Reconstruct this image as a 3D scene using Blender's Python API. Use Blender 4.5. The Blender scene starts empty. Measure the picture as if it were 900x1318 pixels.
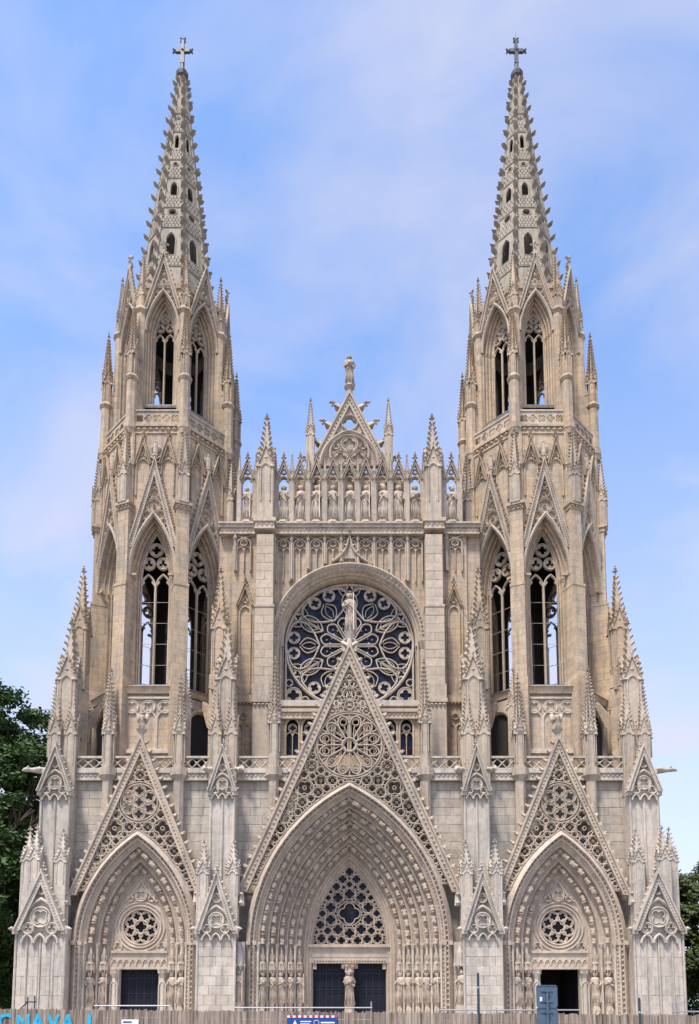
import bpy, math, random
from math import sin, cos, pi, tan, sqrt, atan2, radians as R
from mathutils import Vector, Matrix, noise
from mathutils.geometry import delaunay_2d_cdt
random.seed(7)
scene = bpy.context.scene
# ------------------------------------------------------------------ camera
F_PX, PITCH, YH, DCAM, HCAM, XMID = 1010.0, R(6.2), 1298.0, 43.8, 1.8, 450.0
YP = YH - F_PX * tan(PITCH)
cd = bpy.data.cameras.new('camera'); cam = bpy.data.objects.new('camera', cd)
scene.collection.objects.link(cam); scene.camera = cam
cam.location = (0, -DCAM, HCAM); cam.rotation_euler = (R(90) + PITCH, 0, 0)
cd.sensor_fit = 'VERTICAL'; cd.sensor_height = 36.0; cd.lens = 36.0 * F_PX / 1318.0
cd.shift_y = (YP - 659.0) / 1318.0
cd.clip_start = 0.2; cd.clip_end = 5000
scene.render.resolution_x = 699; scene.render.resolution_y = 1024
# ------------------------------------------------------------------ sky and sun
SUN_EL, SUN_AZ = R(62), R(212)          # azimuth clockwise from +Y (north): the sun stands behind the viewer's left
w = bpy.data.worlds.new('World'); scene.world = w; w.use_nodes = True
nt = w.node_tree; nt.nodes.clear()
def N(t, kind, **kw):
    n = t.nodes.new(kind)
    for k, v in kw.items(): setattr(n, k, v)
    return n
sky = N(nt, 'ShaderNodeTexSky', sky_type='NISHITA', sun_disc=False, sun_elevation=SUN_EL, sun_rotation=SUN_AZ,
        altitude=50, air_density=1.0, dust_density=0.6, ozone_density=1.6)
tc = N(nt, 'ShaderNodeTexCoord')
mp = N(nt, 'ShaderNodeMapping'); mp.inputs['Scale'].default_value = (1.0, 1.0, 1.7); mp.inputs['Location'].default_value = (0.35, 0.1, 0.62)
nz = N(nt, 'ShaderNodeTexNoise'); nz.inputs['Scale'].default_value = 3.3; nz.inputs['Detail'].default_value = 8.0
nz.inputs['Roughness'].default_value = 0.5; nz.inputs['Distortion'].default_value = 0.5
cr = N(nt, 'ShaderNodeValToRGB'); cr.color_ramp.elements[0].position = 0.43; cr.color_ramp.elements[1].position = 0.82
sep = N(nt, 'ShaderNodeSeparateXYZ')
hor = N(nt, 'ShaderNodeMapRange'); hor.inputs[1].default_value = 0.05; hor.inputs[2].default_value = 0.68
hor.inputs[3].default_value = 1.0; hor.inputs[4].default_value = 0.0
add = N(nt, 'ShaderNodeMath', operation='ADD', use_clamp=True)
mix = N(nt, 'ShaderNodeMixRGB', blend_type='MIX'); mix.inputs[2].default_value = (6.5, 6.4, 7.4, 1)
bg = N(nt, 'ShaderNodeBackground'); bg.inputs['Strength'].default_value = 0.1
gain = N(nt, 'ShaderNodeMixRGB', blend_type='MULTIPLY'); gain.inputs[0].default_value = 1.0; gain.inputs[2].default_value = (2.45, 2.62, 2.9, 1)
out = N(nt, 'ShaderNodeOutputWorld')
L = nt.links.new
L(tc.outputs['Generated'], mp.inputs['Vector']); L(mp.outputs['Vector'], nz.inputs['Vector']); L(nz.outputs['Fac'], cr.inputs[0])
L(tc.outputs['Generated'], sep.inputs[0]); L(sep.outputs['Z'], hor.inputs[0])
L(cr.outputs[0], add.inputs[0]); L(hor.outputs[0], add.inputs[1])
cm = N(nt, 'ShaderNodeMath', operation='MULTIPLY'); cm.inputs[1].default_value = 0.9; L(add.outputs[0], cm.inputs[0])
L(cm.outputs[0], mix.inputs[0]); L(sky.outputs[0], gain.inputs[1]); L(gain.outputs[0], mix.inputs[1]); L(mix.outputs[0], bg.inputs['Color']); L(bg.outputs[0], out.inputs[0])
sl = bpy.data.lights.new('sun', 'SUN'); sl.energy = 4.0; sl.angle = R(10); sl.color = (1.0, 0.915, 0.795)
so = bpy.data.objects.new('sun', sl); scene.collection.objects.link(so)
sd = Vector((sin(SUN_AZ) * cos(SUN_EL), cos(SUN_AZ) * cos(SUN_EL), sin(SUN_EL)))
so.rotation_euler = sd.to_track_quat('Z', 'Y').to_euler(); so.location = (-20, -60, 80)
vs = scene.view_settings; vs.view_transform = 'Standard'; vs.look = 'None'; vs.gamma = 1.0; vs.exposure = 0.30; vs.use_curve_mapping = False
scene.render.engine = 'CYCLES'

# ------------------------------------------------------------------ photo pixel + plane -> metres
def ZP(y, Y):
    b = -(y - YP) / F_PX; d = Y + DCAM
    return HCAM + d * (sin(PITCH) + b * cos(PITCH)) / (cos(PITCH) - b * sin(PITCH))
def SC(y, Y):      # metres per pixel at that height and plane
    b = -(y - YP) / F_PX
    return (Y + DCAM) / (cos(PITCH) - b * sin(PITCH)) / F_PX
def XP(x, y, Y): return (x - XMID) * SC(y, Y)

# ------------------------------------------------------------------ materials
def mat(name): 
    m = bpy.data.materials.new(name); m.use_nodes = True
    return m, m.node_tree, m.node_tree.nodes['Principled BSDF']
def stone(name, c1, c2, joints=True, streak=0.5, rough=0.85, course=0.44, length=0.95, grey=(0.30, 0.285, 0.26)):
    m, t, b = mat(name); Lk = t.links.new
    geo = N(t, 'ShaderNodeNewGeometry'); sp = N(t, 'ShaderNodeSeparateXYZ'); Lk(geo.outputs['Position'], sp.inputs[0])
    n1 = N(t, 'ShaderNodeTexNoise'); n1.inputs['Scale'].default_value = 0.55; n1.inputs['Detail'].default_value = 6; n1.inputs['Roughness'].default_value = 0.6
    Lk(geo.outputs['Position'], n1.inputs['Vector'])
    r1 = N(t, 'ShaderNodeValToRGB'); r1.color_ramp.elements[0].position = 0.3; r1.color_ramp.elements[1].position = 0.7
    r1.color_ramp.elements[0].color = (*c1, 1); r1.color_ramp.elements[1].color = (*c2, 1); Lk(n1.outputs['Fac'], r1.inputs[0])
    # rain streaks: stretched noise, grey
    mp = N(t, 'ShaderNodeMapping'); mp.inputs['Scale'].default_value = (2.6, 2.6, 0.22); Lk(geo.outputs['Position'], mp.inputs[0])
    n2 = N(t, 'ShaderNodeTexNoise'); n2.inputs['Scale'].default_value = 1.0; n2.inputs['Detail'].default_value = 5; n2.inputs['Roughness'].default_value = 0.62; Lk(mp.outputs[0], n2.inputs['Vector'])
    r2 = N(t, 'ShaderNodeValToRGB'); r2.color_ramp.elements[0].position = 0.47; r2.color_ramp.elements[1].position = 0.66; Lk(n2.outputs['Fac'], r2.inputs[0])
    f2 = N(t, 'ShaderNodeMath', operation='MULTIPLY'); f2.inputs[1].default_value = min(.9, streak * 1.3); Lk(r2.outputs[0], f2.inputs[0])
    m1 = N(t, 'ShaderNodeMixRGB'); m1.inputs[2].default_value = (*grey, 1); Lk(f2.outputs[0], m1.inputs[0]); Lk(r1.outputs[0], m1.inputs[1])
    n3 = N(t, 'ShaderNodeTexNoise'); n3.inputs['Scale'].default_value = 7.0; n3.inputs['Detail'].default_value = 4; Lk(geo.outputs['Position'], n3.inputs['Vector'])
    n4 = N(t, 'ShaderNodeTexNoise'); n4.inputs['Scale'].default_value = 3.4; n4.inputs['Detail'].default_value = 9; n4.inputs['Roughness'].default_value = 0.75; Lk(geo.outputs['Position'], n4.inputs['Vector'])
    r4 = N(t, 'ShaderNodeMapRange'); r4.inputs[1].default_value = .36; r4.inputs[2].default_value = .62; r4.inputs[3].default_value = .80; r4.inputs[4].default_value = 1.07; Lk(n4.outputs['Fac'], r4.inputs[0])
    m4 = N(t, 'ShaderNodeMixRGB', blend_type='MULTIPLY'); m4.inputs[0].default_value = 1.0; Lk(m1.outputs[0], m4.inputs[1]); Lk(r4.outputs[0], m4.inputs[2])
    col = m4.outputs[0]
    oi = N(t, 'ShaderNodeObjectInfo')
    hs = N(t, 'ShaderNodeHueSaturation')
    mr = N(t, 'ShaderNodeMapRange'); mr.inputs[3].default_value = 0.89; mr.inputs[4].default_value = 1.08; Lk(oi.outputs['Random'], mr.inputs[0])
    Lk(mr.outputs[0], hs.inputs['Value']); Lk(col, hs.inputs['Color']); col = hs.outputs[0]
    bump = N(t, 'ShaderNodeBump'); bump.inputs['Strength'].default_value = 0.35; bump.inputs['Distance'].default_value = 0.02; Lk(n3.outputs['Fac'], bump.inputs['Height'])
    if joints:
        sn = N(t, 'ShaderNodeSeparateXYZ'); Lk(geo.outputs['True Normal'], sn.inputs[0])
        ax = N(t, 'ShaderNodeMath', operation='ABSOLUTE'); Lk(sn.outputs['X'], ax.inputs[0])
        gt = N(t, 'ShaderNodeMath', operation='GREATER_THAN'); gt.inputs[1].default_value = 0.75; Lk(ax.outputs[0], gt.inputs[0])
        mu = N(t, 'ShaderNodeMix'); mu.data_type = 'FLOAT'; Lk(gt.outputs[0], mu.inputs[0]); Lk(sp.outputs['X'], mu.inputs[2]); Lk(sp.outputs['Y'], mu.inputs[3])
        cv = N(t, 'ShaderNodeCombineXYZ'); Lk(mu.outputs[0], cv.inputs[0]); Lk(sp.outputs['Z'], cv.inputs[1])
        bk = N(t, 'ShaderNodeTexBrick'); Lk(cv.outputs[0], bk.inputs['Vector'])
        bk.inputs['Scale'].default_value = 1.0; bk.inputs['Brick Width'].default_value = length; bk.inputs['Row Height'].default_value = course
        bk.inputs['Mortar Size'].default_value = 0.012; bk.inputs['Mortar Smooth'].default_value = 0.3; bk.inputs['Bias'].default_value = -0.1
        bk.inputs['Color1'].default_value = (1.16, 1.05, 0.90, 1); bk.inputs['Color2'].default_value = (0.88, 0.87, 0.86, 1); bk.inputs['Mortar'].default_value = (0.66, 0.64, 0.62, 1)
        m3 = N(t, 'ShaderNodeMixRGB', blend_type='MULTIPLY'); m3.inputs[0].default_value = 0.85; Lk(col, m3.inputs[1]); Lk(bk.outputs['Color'], m3.inputs[2]); col = m3.outputs[0]
        b2 = N(t, 'ShaderNodeBump', invert=True); b2.inputs['Strength'].default_value = 0.5; b2.inputs['Distance'].default_value = 0.02
        Lk(bk.outputs['Fac'], b2.inputs['Height']); Lk(bump.outputs[0], b2.inputs['Normal']); Lk(b2.outputs[0], b.inputs['Normal'])
    else: Lk(bump.outputs[0], b.inputs['Normal'])
    Lk(col, b.inputs['Base Color']); b.inputs['Roughness'].default_value = rough
    b.inputs['Specular IOR Level'].default_value = 0.2
    return m
def plain(name, c, rough=0.6, metal=0.0, nscale=None, amount=0.25, spec=0.4):
    m, t, b = mat(name)
    b.inputs['Base Color'].default_value = (*c, 1); b.inputs['Roughness'].default_value = rough; b.inputs['Metallic'].default_value = metal; b.inputs['Specular IOR Level'].default_value = spec
    if nscale:
        geo = N(t, 'ShaderNodeNewGeometry'); n = N(t, 'ShaderNodeTexNoise'); n.inputs['Scale'].default_value = nscale; n.inputs['Detail'].default_value = 5
        t.links.new(geo.outputs['Position'], n.inputs['Vector'])
        r = N(t, 'ShaderNodeValToRGB'); r.color_ramp.elements[0].position = 0.3; r.color_ramp.elements[1].position = 0.7
        r.color_ramp.elements[0].color = tuple(x * (1 - amount) for x in c) + (1,); r.color_ramp.elements[1].color = tuple(min(1, x * (1 + amount)) for x in c) + (1,)
        t.links.new(n.outputs['Fac'], r.inputs[0]); t.links.new(r.outputs[0], b.inputs['Base Color'])
    return m
M = {}
M['ashlar'] = stone('ashlar_limestone', (0.482, 0.385, 0.288), (0.571, 0.474, 0.365), True, 0.6, grey=(0.294, 0.264, 0.227))
M['carved'] = stone('carved_limestone', (0.483, 0.395, 0.302), (0.582, 0.489, 0.384), False, 0.55, grey=(0.293, 0.262, 0.222))
M['pale'] = stone('pale_cleaned_limestone', (0.546, 0.474, 0.390), (0.646, 0.574, 0.490), False, 0.7, grey=(0.394, 0.364, 0.322))
M['paleash'] = stone('pale_ashlar', (0.448, 0.389, 0.318), (0.586, 0.519, 0.430), False, 0.7, grey=(0.335, 0.314, 0.285))
M['spire'] = stone('spire_limestone', (0.351, 0.304, 0.236), (0.427, 0.372, 0.297), False, 0.5, grey=(0.231, 0.214, 0.185))
M['portal'] = stone('portal_limestone', (0.513, 0.420, 0.332), (0.612, 0.515, 0.418), False, 0.4, grey=(0.332, 0.290, 0.244))
M['warmblock'] = stone('warm_ashlar_block', (0.511, 0.414, 0.309), (0.599, 0.489, 0.372), False, 0.4, grey=(0.411, 0.369, 0.319))
M['joint'] = plain('mortar', (0.33, 0.30, 0.265), 0.95, nscale=3.0)
M['lead'] = plain('lead_flashing', (0.20, 0.23, 0.28), 0.55, 0.3, 3.0)
M['iron'] = plain('galvanised_tube', (0.42, 0.44, 0.47), 0.4, 0.6)
M['slate'] = plain('dark_blue_paint', (0.035, 0.055, 0.085), 0.45)
M['signgrey'] = plain('grey_sign_back', (0.095, 0.145, 0.20), 0.5, 0.2, 6.0, 0.12)
M['white'] = plain('white_print', (0.8, 0.8, 0.8), 0.6)
M['red'] = plain('red_print', (0.6, 0.04, 0.035), 0.6)
M['blue'] = plain('blue_print', (0.015, 0.07, 0.30), 0.5)
M['cyan'] = plain('cyan_spray_paint', (0.03, 0.42, 0.62), 0.6, nscale=9, amount=0.3)
M['door'] = plain('dark_blue_door', (0.008, 0.010, 0.020), 0.6, nscale=5.0, spec=.25)
M['ironmong'] = plain('door_iron', (0.022, 0.026, 0.042), 0.5, 0.3)
M['dark'] = plain('unlit_interior', (0.03, 0.026, 0.024), 0.9)  # near-black base colour stands in for the shade indoors
M['bronze'] = plain('weathered_bronze', (0.10, 0.095, 0.10), 0.55, 0.3, 4.0)
M['ground'] = plain('parvis_paving', (0.20, 0.19, 0.175), 0.9, nscale=0.8, amount=0.3)
M['roof'] = plain('slate_roof', (0.08, 0.085, 0.10), 0.6, nscale=1.2)
def glass():
    m, t, b = mat('stained_glass'); Lk = t.links.new
    geo = N(t, 'ShaderNodeNewGeometry'); v = N(t, 'ShaderNodeTexVoronoi'); v.inputs['Scale'].default_value = 3.2; Lk(geo.outputs['Position'], v.inputs['Vector'])
    r = N(t, 'ShaderNodeValToRGB'); r.color_ramp.interpolation = 'CONSTANT'
    r.color_ramp.elements[0].color = (0.008, 0.0085, 0.012, 1); r.color_ramp.elements[1].position = 0.42; r.color_ramp.elements[1].color = (0.012, 0.014, 0.03, 1)
    e = r.color_ramp.elements.new(0.62); e.color = (0.014, 0.018, 0.06, 1); e = r.color_ramp.elements.new(0.82); e.color = (0.026, 0.026, 0.034, 1)
    s = N(t, 'ShaderNodeSeparateColor'); Lk(v.outputs['Color'], s.inputs[0]); Lk(s.outputs[0], r.inputs[0]); Lk(r.outputs[0], b.inputs['Base Color'])
    b.inputs['Roughness'].default_value = 0.3; b.inputs['Specular IOR Level'].default_value = 0.2
    v2 = N(t, 'ShaderNodeTexVoronoi', feature='DISTANCE_TO_EDGE'); v2.inputs['Scale'].default_value = 3.2; Lk(geo.outputs['Position'], v2.inputs['Vector'])
    bp = N(t, 'ShaderNodeBump'); bp.inputs['Strength'].default_value = 0.4; bp.inputs['Distance'].default_value = 0.02; Lk(v2.outputs['Distance'], bp.inputs['Height']); Lk(bp.outputs[0], b.inputs['Normal'])
    return m
M['glass'] = glass()
def wood():
    m, t, b = mat('weathered_wood_laths'); Lk = t.links.new
    geo = N(t, 'ShaderNodeNewGeometry'); mp = N(t, 'ShaderNodeMapping'); mp.inputs['Scale'].default_value = (16, 16, 0.9); Lk(geo.outputs['Position'], mp.inputs[0])
    n = N(t, 'ShaderNodeTexNoise'); n.inputs['Scale'].default_value = 1.0; n.inputs['Detail'].default_value = 6; Lk(mp.outputs[0], n.inputs['Vector'])
    r = N(t, 'ShaderNodeValToRGB'); r.color_ramp.elements[0].position = 0.3; r.color_ramp.elements[1].position = 0.72
    r.color_ramp.elements[0].color = (0.075, 0.05, 0.034, 1); r.color_ramp.elements[1].color = (0.50, 0.41, 0.33, 1); Lk(n.outputs['Fac'], r.inputs[0]); Lk(r.outputs[0], b.inputs['Base Color']); b.inputs['Roughness'].default_value = 0.9
    return m
M['wood'] = wood()
def leaf(name, ca, cb):
    m, t, b = mat(name); geo = N(t, 'ShaderNodeNewGeometry'); n = N(t, 'ShaderNodeTexNoise'); n.inputs['Scale'].default_value = 1.1; t.links.new(geo.outputs['Position'], n.inputs['Vector'])
    r = N(t, 'ShaderNodeValToRGB'); r.color_ramp.elements[0].position = 0.35; r.color_ramp.elements[1].position = 0.65; r.color_ramp.elements[0].color = (*ca, 1); r.color_ramp.elements[1].color = (*cb, 1)
    t.links.new(n.outputs['Fac'], r.inputs[0]); t.links.new(r.outputs[0], b.inputs['Base Color']); b.inputs['Roughness'].default_value = 0.6; b.inputs['Specular IOR Level'].default_value = 0.3
    return m
M['leaf'] = leaf('leaf_green', (0.030, 0.068, 0.020), (0.085, 0.145, 0.04))
M['leaf2'] = leaf('leaf_yellow_green', (0.04, 0.065, 0.02), (0.09, 0.11, 0.03))
M['bark'] = plain('bark', (0.07, 0.055, 0.042), 0.95, nscale=4.0)

# ------------------------------------------------------------------ mesh builder
I4 = Matrix.Identity(4)
class MB:
    def __init__(s): s.v = []; s.f = []; s.T = I4
    def add(s, vs, fs):
        o = len(s.v); T = s.T
        s.v.extend([tuple(T @ Vector(p)) for p in vs]) if T is not I4 else s.v.extend(vs)
        s.f.extend([tuple(i + o for i in f) for f in fs]); return s
    def box(s, x0, x1, y0, y1, z0, z1, t=0.0):
        vs = [(x0, y0, z0), (x1, y0, z0), (x1, y1, z0), (x0, y1, z0), (x0 + t, y0 + t, z1), (x1 - t, y0 + t, z1), (x1 - t, y1 - t, z1), (x0 + t, y1 - t, z1)]
        return s.add(vs, [(0, 1, 5, 4), (1, 2, 6, 5), (2, 3, 7, 6), (3, 0, 4, 7), (4, 5, 6, 7), (3, 2, 1, 0)])
    def prism(s, poly, y0, y1):
        n = len(poly); vs = [(x, y0, z) for x, z in poly] + [(x, y1, z) for x, z in poly]
        return s.add(vs, [tuple(range(n)), tuple(range(2 * n - 1, n - 1, -1))] + [(i, i + n, (i + 1) % n + n, (i + 1) % n) for i in range(n)])
    def plate(s, outer, holes, y0, y1):
        polys = [outer] + list(holes); flat = [p for pl in polys for p in pl]; n = len(flat); ed = []; o = 0
        for pl in polys: k = len(pl); ed += [(o + i, o + (i + 1) % k) for i in range(k)]; o += k
        rv, _, rf, _, _, _ = delaunay_2d_cdt([Vector(p) for p in flat], ed, [], 1, 1e-6)
        def inside(pl, x, z):
            c = False; j = len(pl) - 1
            for i in range(len(pl)):
                xi, zi = pl[i]; xj, zj = pl[j]
                if (zi > z) != (zj > z) and x < (xj - xi) * (z - zi) / (zj - zi) + xi: c = not c
                j = i
            return c
        bbs = [(min(p[0] for p in h), max(p[0] for p in h), min(p[1] for p in h), max(p[1] for p in h)) for h in holes]; q = len(rv); cf = []
        for t in rf:
            x = sum(rv[i].x for i in t) / len(t); z = sum(rv[i].y for i in t) / len(t)
            if not inside(outer, x, z): continue
            if any(b[0] <= x <= b[1] and b[2] <= z <= b[3] and inside(h, x, z) for h, b in zip(holes, bbs)): continue
            cf.append(tuple(t)); cf.append(tuple(i + q for i in reversed(t)))
        s.add([(p.x, y0, p.y) for p in rv] + [(p.x, y1, p.y) for p in rv], cf)
        vs = [(x, y0, z) for x, z in flat] + [(x, y1, z) for x, z in flat]; fs = []
        o = 0
        for pl in polys:
            k = len(pl)
            for i in range(k): a, b = o + i, o + (i + 1) % k; fs.append((a, a + n, b + n, b))
            o += k
        return s.add(vs, fs)
    def sweep(s, path, prof, closed=False, cprof=True):
        n = len(path); m = len(prof); vs = []
        for i in range(n):
            p = path[i]; a = path[i - 1] if (i > 0 or closed) else None; b = path[(i + 1) % n] if (i < n - 1 or closed) else None
            ds = []
            if a is not None: d = (p[0] - a[0], p[1] - a[1]); l = math.hypot(*d) or 1e-9; ds.append((d[0] / l, d[1] / l))
            if b is not None: d = (b[0] - p[0], b[1] - p[1]); l = math.hypot(*d) or 1e-9; ds.append((d[0] / l, d[1] / l))
            tx = sum(d[0] for d in ds); tz = sum(d[1] for d in ds); l = math.hypot(tx, tz) or 1e-9; tx /= l; tz /= l
            c = max(0.35, tx * ds[0][0] + tz * ds[0][1]); nx, nz_ = -tz / c, tx / c
            for (o, y) in prof: vs.append((p[0] + nx * o, y, p[1] + nz_ * o))
        fs = []; K = n if closed else n - 1; Q = m if cprof else m - 1
        for i in range(K):
            j = (i + 1) % n
            for k in range(Q): l = (k + 1) % m; fs.append((i * m + k, j * m + k, j * m + l, i * m + l))
        if not closed and cprof: fs.append(tuple(range(m))); fs.append(tuple(range(n * m - 1, (n - 1) * m - 1, -1)))
        return s.add(vs, fs)
    def fr(s, x, y, z0, z1, r0, r1, n=8, rot=None, cap=True, x1=None, y1=None):
        rot = pi / n if rot is None else rot; x1 = x if x1 is None else x1; y1 = y if y1 is None else y1
        vs = [(x + r0 * cos(rot + 2 * pi * i / n), y + r0 * sin(rot + 2 * pi * i / n), z0) for i in range(n)]
        if r1 < 1e-4:
            vs.append((x1, y1, z1)); fs = [(i, (i + 1) % n, n) for i in range(n)]
        else:
            vs += [(x1 + r1 * cos(rot + 2 * pi * i / n), y1 + r1 * sin(rot + 2 * pi * i / n), z1) for i in range(n)]
            fs = [(i, (i + 1) % n, (i + 1) % n + n, i + n) for i in range(n)]
            if cap: fs.append(tuple(range(n, 2 * n)))
        if cap: fs.append(tuple(range(n - 1, -1, -1)))
        return s.add(vs, fs)
    def lathe(s, x, y, prof, n=10):
        vs = []; m = len(prof)
        for r, z in prof: vs += [(x + r * cos(2 * pi * i / n), y + r * sin(2 * pi * i / n), z) for i in range(n)]
        fs = [(k * n + i, k * n + (i + 1) % n, (k + 1) * n + (i + 1) % n, (k + 1) * n + i) for k in range(m - 1) for i in range(n)]
        fs += [tuple(range(n - 1, -1, -1)), tuple(range((m - 1) * n, m * n))]
        return s.add(vs, fs)
    def octa(s, x, y, z, a, b, c):
        return s.add([(x - a, y, z), (x + a, y, z), (x, y - b, z), (x, y + b, z), (x, y, z - c), (x, y, z + c)],
                     [(0, 2, 5), (2, 1, 5), (1, 3, 5), (3, 0, 5), (2, 0, 4), (1, 2, 4), (3, 1, 4), (0, 3, 4)])
    def crocket(s, x, y, z, dx, dy, q):   # curled leaf growing out along (dx, dy) and hooking upward
        px, py = -dy * q * .38, dx * q * .38
        pts = [(x + px, y + py, z - q * .3), (x - px, y - py, z - q * .3), (x, y, z + q * .35), (x + dx * q * .72 + px * 1.15, y + dy * q * .72 + py * 1.15, z + q * .12),
               (x + dx * q * .72 - px * 1.15, y + dy * q * .72 - py * 1.15, z + q * .12), (x + dx * q * .98, y + dy * q * .98, z + q * .55), (x + dx * q * .5, y + dy * q * .5, z + q * .62)]
        return s.add(pts, [(0, 1, 4, 3), (1, 2, 6, 4), (2, 0, 3, 6), (3, 4, 5), (4, 6, 5), (6, 3, 5)])
    def finial(s, x, y, z, h, r=None):
        r = r or h * .24
        s.fr(x, y, z - h * .1, z + h * .95, r * .32, r * .2, 4)
        s.octa(x, y, z + h * .35, r * 1.25, r * 1.25, h * .14); s.octa(x, y, z + h * .68, r * .85, r * .85, h * .12); s.octa(x, y, z + h * .95, r * .5, r * .5, h * .13)
        for k in range(4): a = k * pi / 2; s.crocket(x + cos(a) * r * .3, y + sin(a) * r * .3, z + h * .33, cos(a), sin(a), r * 1.05)
        return s
    def pinnacle(s, x, y, z0, zs, zt, w, gab=True, n=4, rot=0.0, ck=None, shaft=True):
        # square (or octagonal) shaft z0..zs, gablets, crocketed spirelet to zt with finial
        h = w / 2; T0 = s.T; s.T = T0 @ Matrix.Translation((x, y, 0)) @ Matrix.Rotation(rot, 4, 'Z')
        if shaft:
            if n == 4: 
                s.box(-h, h, -h, h, z0, zs)
                for sx in (-1, 1):
                    for sy in (-1, 1): s.fr(sx * h * .92, sy * h * .92, z0, zs, h * .16, h * .16, 6)
            else: s.fr(0, 0, z0, zs, h * 1.08, h * 1.08, n)
        Hs = zt - zs; fz = Hs * .14; gh = min(w * 1.35, Hs * .3)
        if gab:
            for k in range(4):
                T1 = s.T; s.T = T1 @ Matrix.Rotation(k * pi / 2, 4, 'Z')
                s.prism([(-h * .98, zs - gh * .1), (h * .98, zs - gh * .1), (0, zs + gh)], -h * 1.02, -h * .4)
                if w > .45 and shaft: s.bar(arch(0, zs - gh * .35, h * .62, h * .9, 4, max(z0, zs - gh * 2.2)), h * .09, -h * 1.14, -h * .98)
                s.octa(0, -h * 1.04, zs + gh * .38, h * .26, h * .12, h * .26)
                s.sweep([(-h * 1.08, zs - gh * .2), (0, zs + gh * 1.05), (h * 1.08, zs - gh * .2)], [(0, -h * 1.18), (h * .12, -h * 1.18), (h * .12, -h * .6), (0, -h * .6)])
                for q in (.25, .5, .75):
                    for sx in (-1, 1): s.crocket(sx * h * 1.08 * (1 - q), -h * 1.1, zs + gh * (1.25 * q - .15), sx * .85, -.5, h * .34)
                s.octa(0, -h * 1.15, zs + gh * 1.22, h * .16, h * .16, gh * .2)
                for sx in (-1, 1): s.octa(sx * h * 1.15, -h * 1.15, zs - gh * .22, h * .18, h * .18, h * .25)
                s.T = T1
        rb = h * (1.18 if n == 4 else 1.0); zb = zs - 0.02
        s.fr(0, 0, zb, zt - fz, rb, rb * .1, n)
        m = ck or max(5, int(Hs * .86 / (w * .42)))
        for k in range(n):
            a = pi / n + 2 * pi * k / n
            for i in range(m):
                t = (i + .6 + (.4 if gab else 0)) / (m + .6); rr = rb * (1 - t) + rb * .1 * t
                s.crocket(rr * cos(a) * .95, rr * sin(a) * .95, zb + (zt - fz - zb) * t, cos(a), sin(a), w * (.27 - .08 * t))
        s.finial(0, 0, zt - fz, fz, max(.06, w * .17)); s.T = T0; return s
    def ring(s, cx, cz, r, wd, y0, y1, n=28):
        return s.sweep([(cx + r * cos(-2 * pi * i / n), cz + r * sin(-2 * pi * i / n)) for i in range(n)], [(-wd, y1), (-wd * .75, y0 + wd * .7), (-wd * .25, y0), (wd * .25, y0), (wd * .75, y0 + wd * .7), (wd, y1)], True)
    def bar(s, path, wd, y0, y1, closed=False):
        return s.sweep(path, [(-wd, y1), (-wd, y0 + wd * .8), (-wd * .3, y0), (wd * .3, y0), (wd, y0 + wd * .8), (wd, y1)], closed)
    def build(s, name, m, parent=None, loc=None, smooth=False):
        me = bpy.data.meshes.new(name); me.from_pydata(s.v, [], s.f); me.update()
        if smooth: me.polygons.foreach_set('use_smooth', [True] * len(me.polygons))
        me.materials.append(M[m]); return link(name, me, parent, loc)
def link(name, data, parent=None, loc=None, rz=0.0):
    o = bpy.data.objects.new(name, data); scene.collection.objects.link(o)
    if parent is not None: o.parent = parent
    if loc is not None: o.location = loc
    if rz: o.rotation_euler = (0, 0, rz)
    return o
def tag(o, label=None, cat=None, group=None, kind=None):
    if label: o['label'] = label
    if cat: o['category'] = cat
    if group: o['group'] = group
    if kind: o['kind'] = kind
    return o
def arch(cx, zs, a, h, n=12, zb=None):      # pointed arch path, left foot to right foot
    if h <= a: r = a; 
    r = (a * a + h * h) / (2 * a); th = math.asin(min(1, h / r)) if r > h else pi / 2
    if r < a: th = pi - math.asin(min(1, h / r))
    th = atan2(h, r - a); pts = []
    for i in range(n + 1):
        t = th * i / n; pts.append((cx - a + r - r * cos(t), zs + r * sin(t)))
    pts += [(2 * cx - x, z) for x, z in reversed(pts[:-1])]
    if zb is not None: pts = [(cx - a, zb)] + pts + [(cx + a, zb)]
    return pts
def circ(cx, cz, r, n=20, a0=0.0): return [(cx + r * cos(a0 + 2 * pi * i / n), cz + r * sin(a0 + 2 * pi * i / n)) for i in range(n)]
def foil(cx, cz, rad, n=4, rot=0.0, k=.52, seg=6):
    d = rad * k; rl = rad - d; ph = pi / n
    q = rl * rl - (d * sin(ph)) ** 2
    if q < 0: rl = d * sin(ph) * 1.02; q = rl * rl - (d * sin(ph)) ** 2
    r = d * cos(ph) + sqrt(q); be = atan2(r * sin(ph), r * cos(ph) - d); pts = []
    for i in range(n):
        a = rot + 2 * pi * i / n
        for j in range(seg + 1):
            t = -be + 2 * be * j / seg
            if j == seg: continue
            pts.append((cx + d * cos(a) + rl * cos(a + t), cz + d * sin(a) + rl * sin(a + t)))
    return pts
def foilring(mb, cx, cz, r, n, y0, y1, rot=pi / 2, wd=None, pierce=True):
    wd = wd or r * .1
    mb.plate(circ(cx, cz, r, max(16, n * 5)), [foil(cx, cz, r * .91, n, rot)], y0 + wd * .9, y1); mb.ring(cx, cz, r, wd, y0, y1)
    if r > .25: mb.bar(foil(cx, cz, r * .80, n, rot, .54, 5), r * .06, y0 + wd * .3, y1, True)
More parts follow.
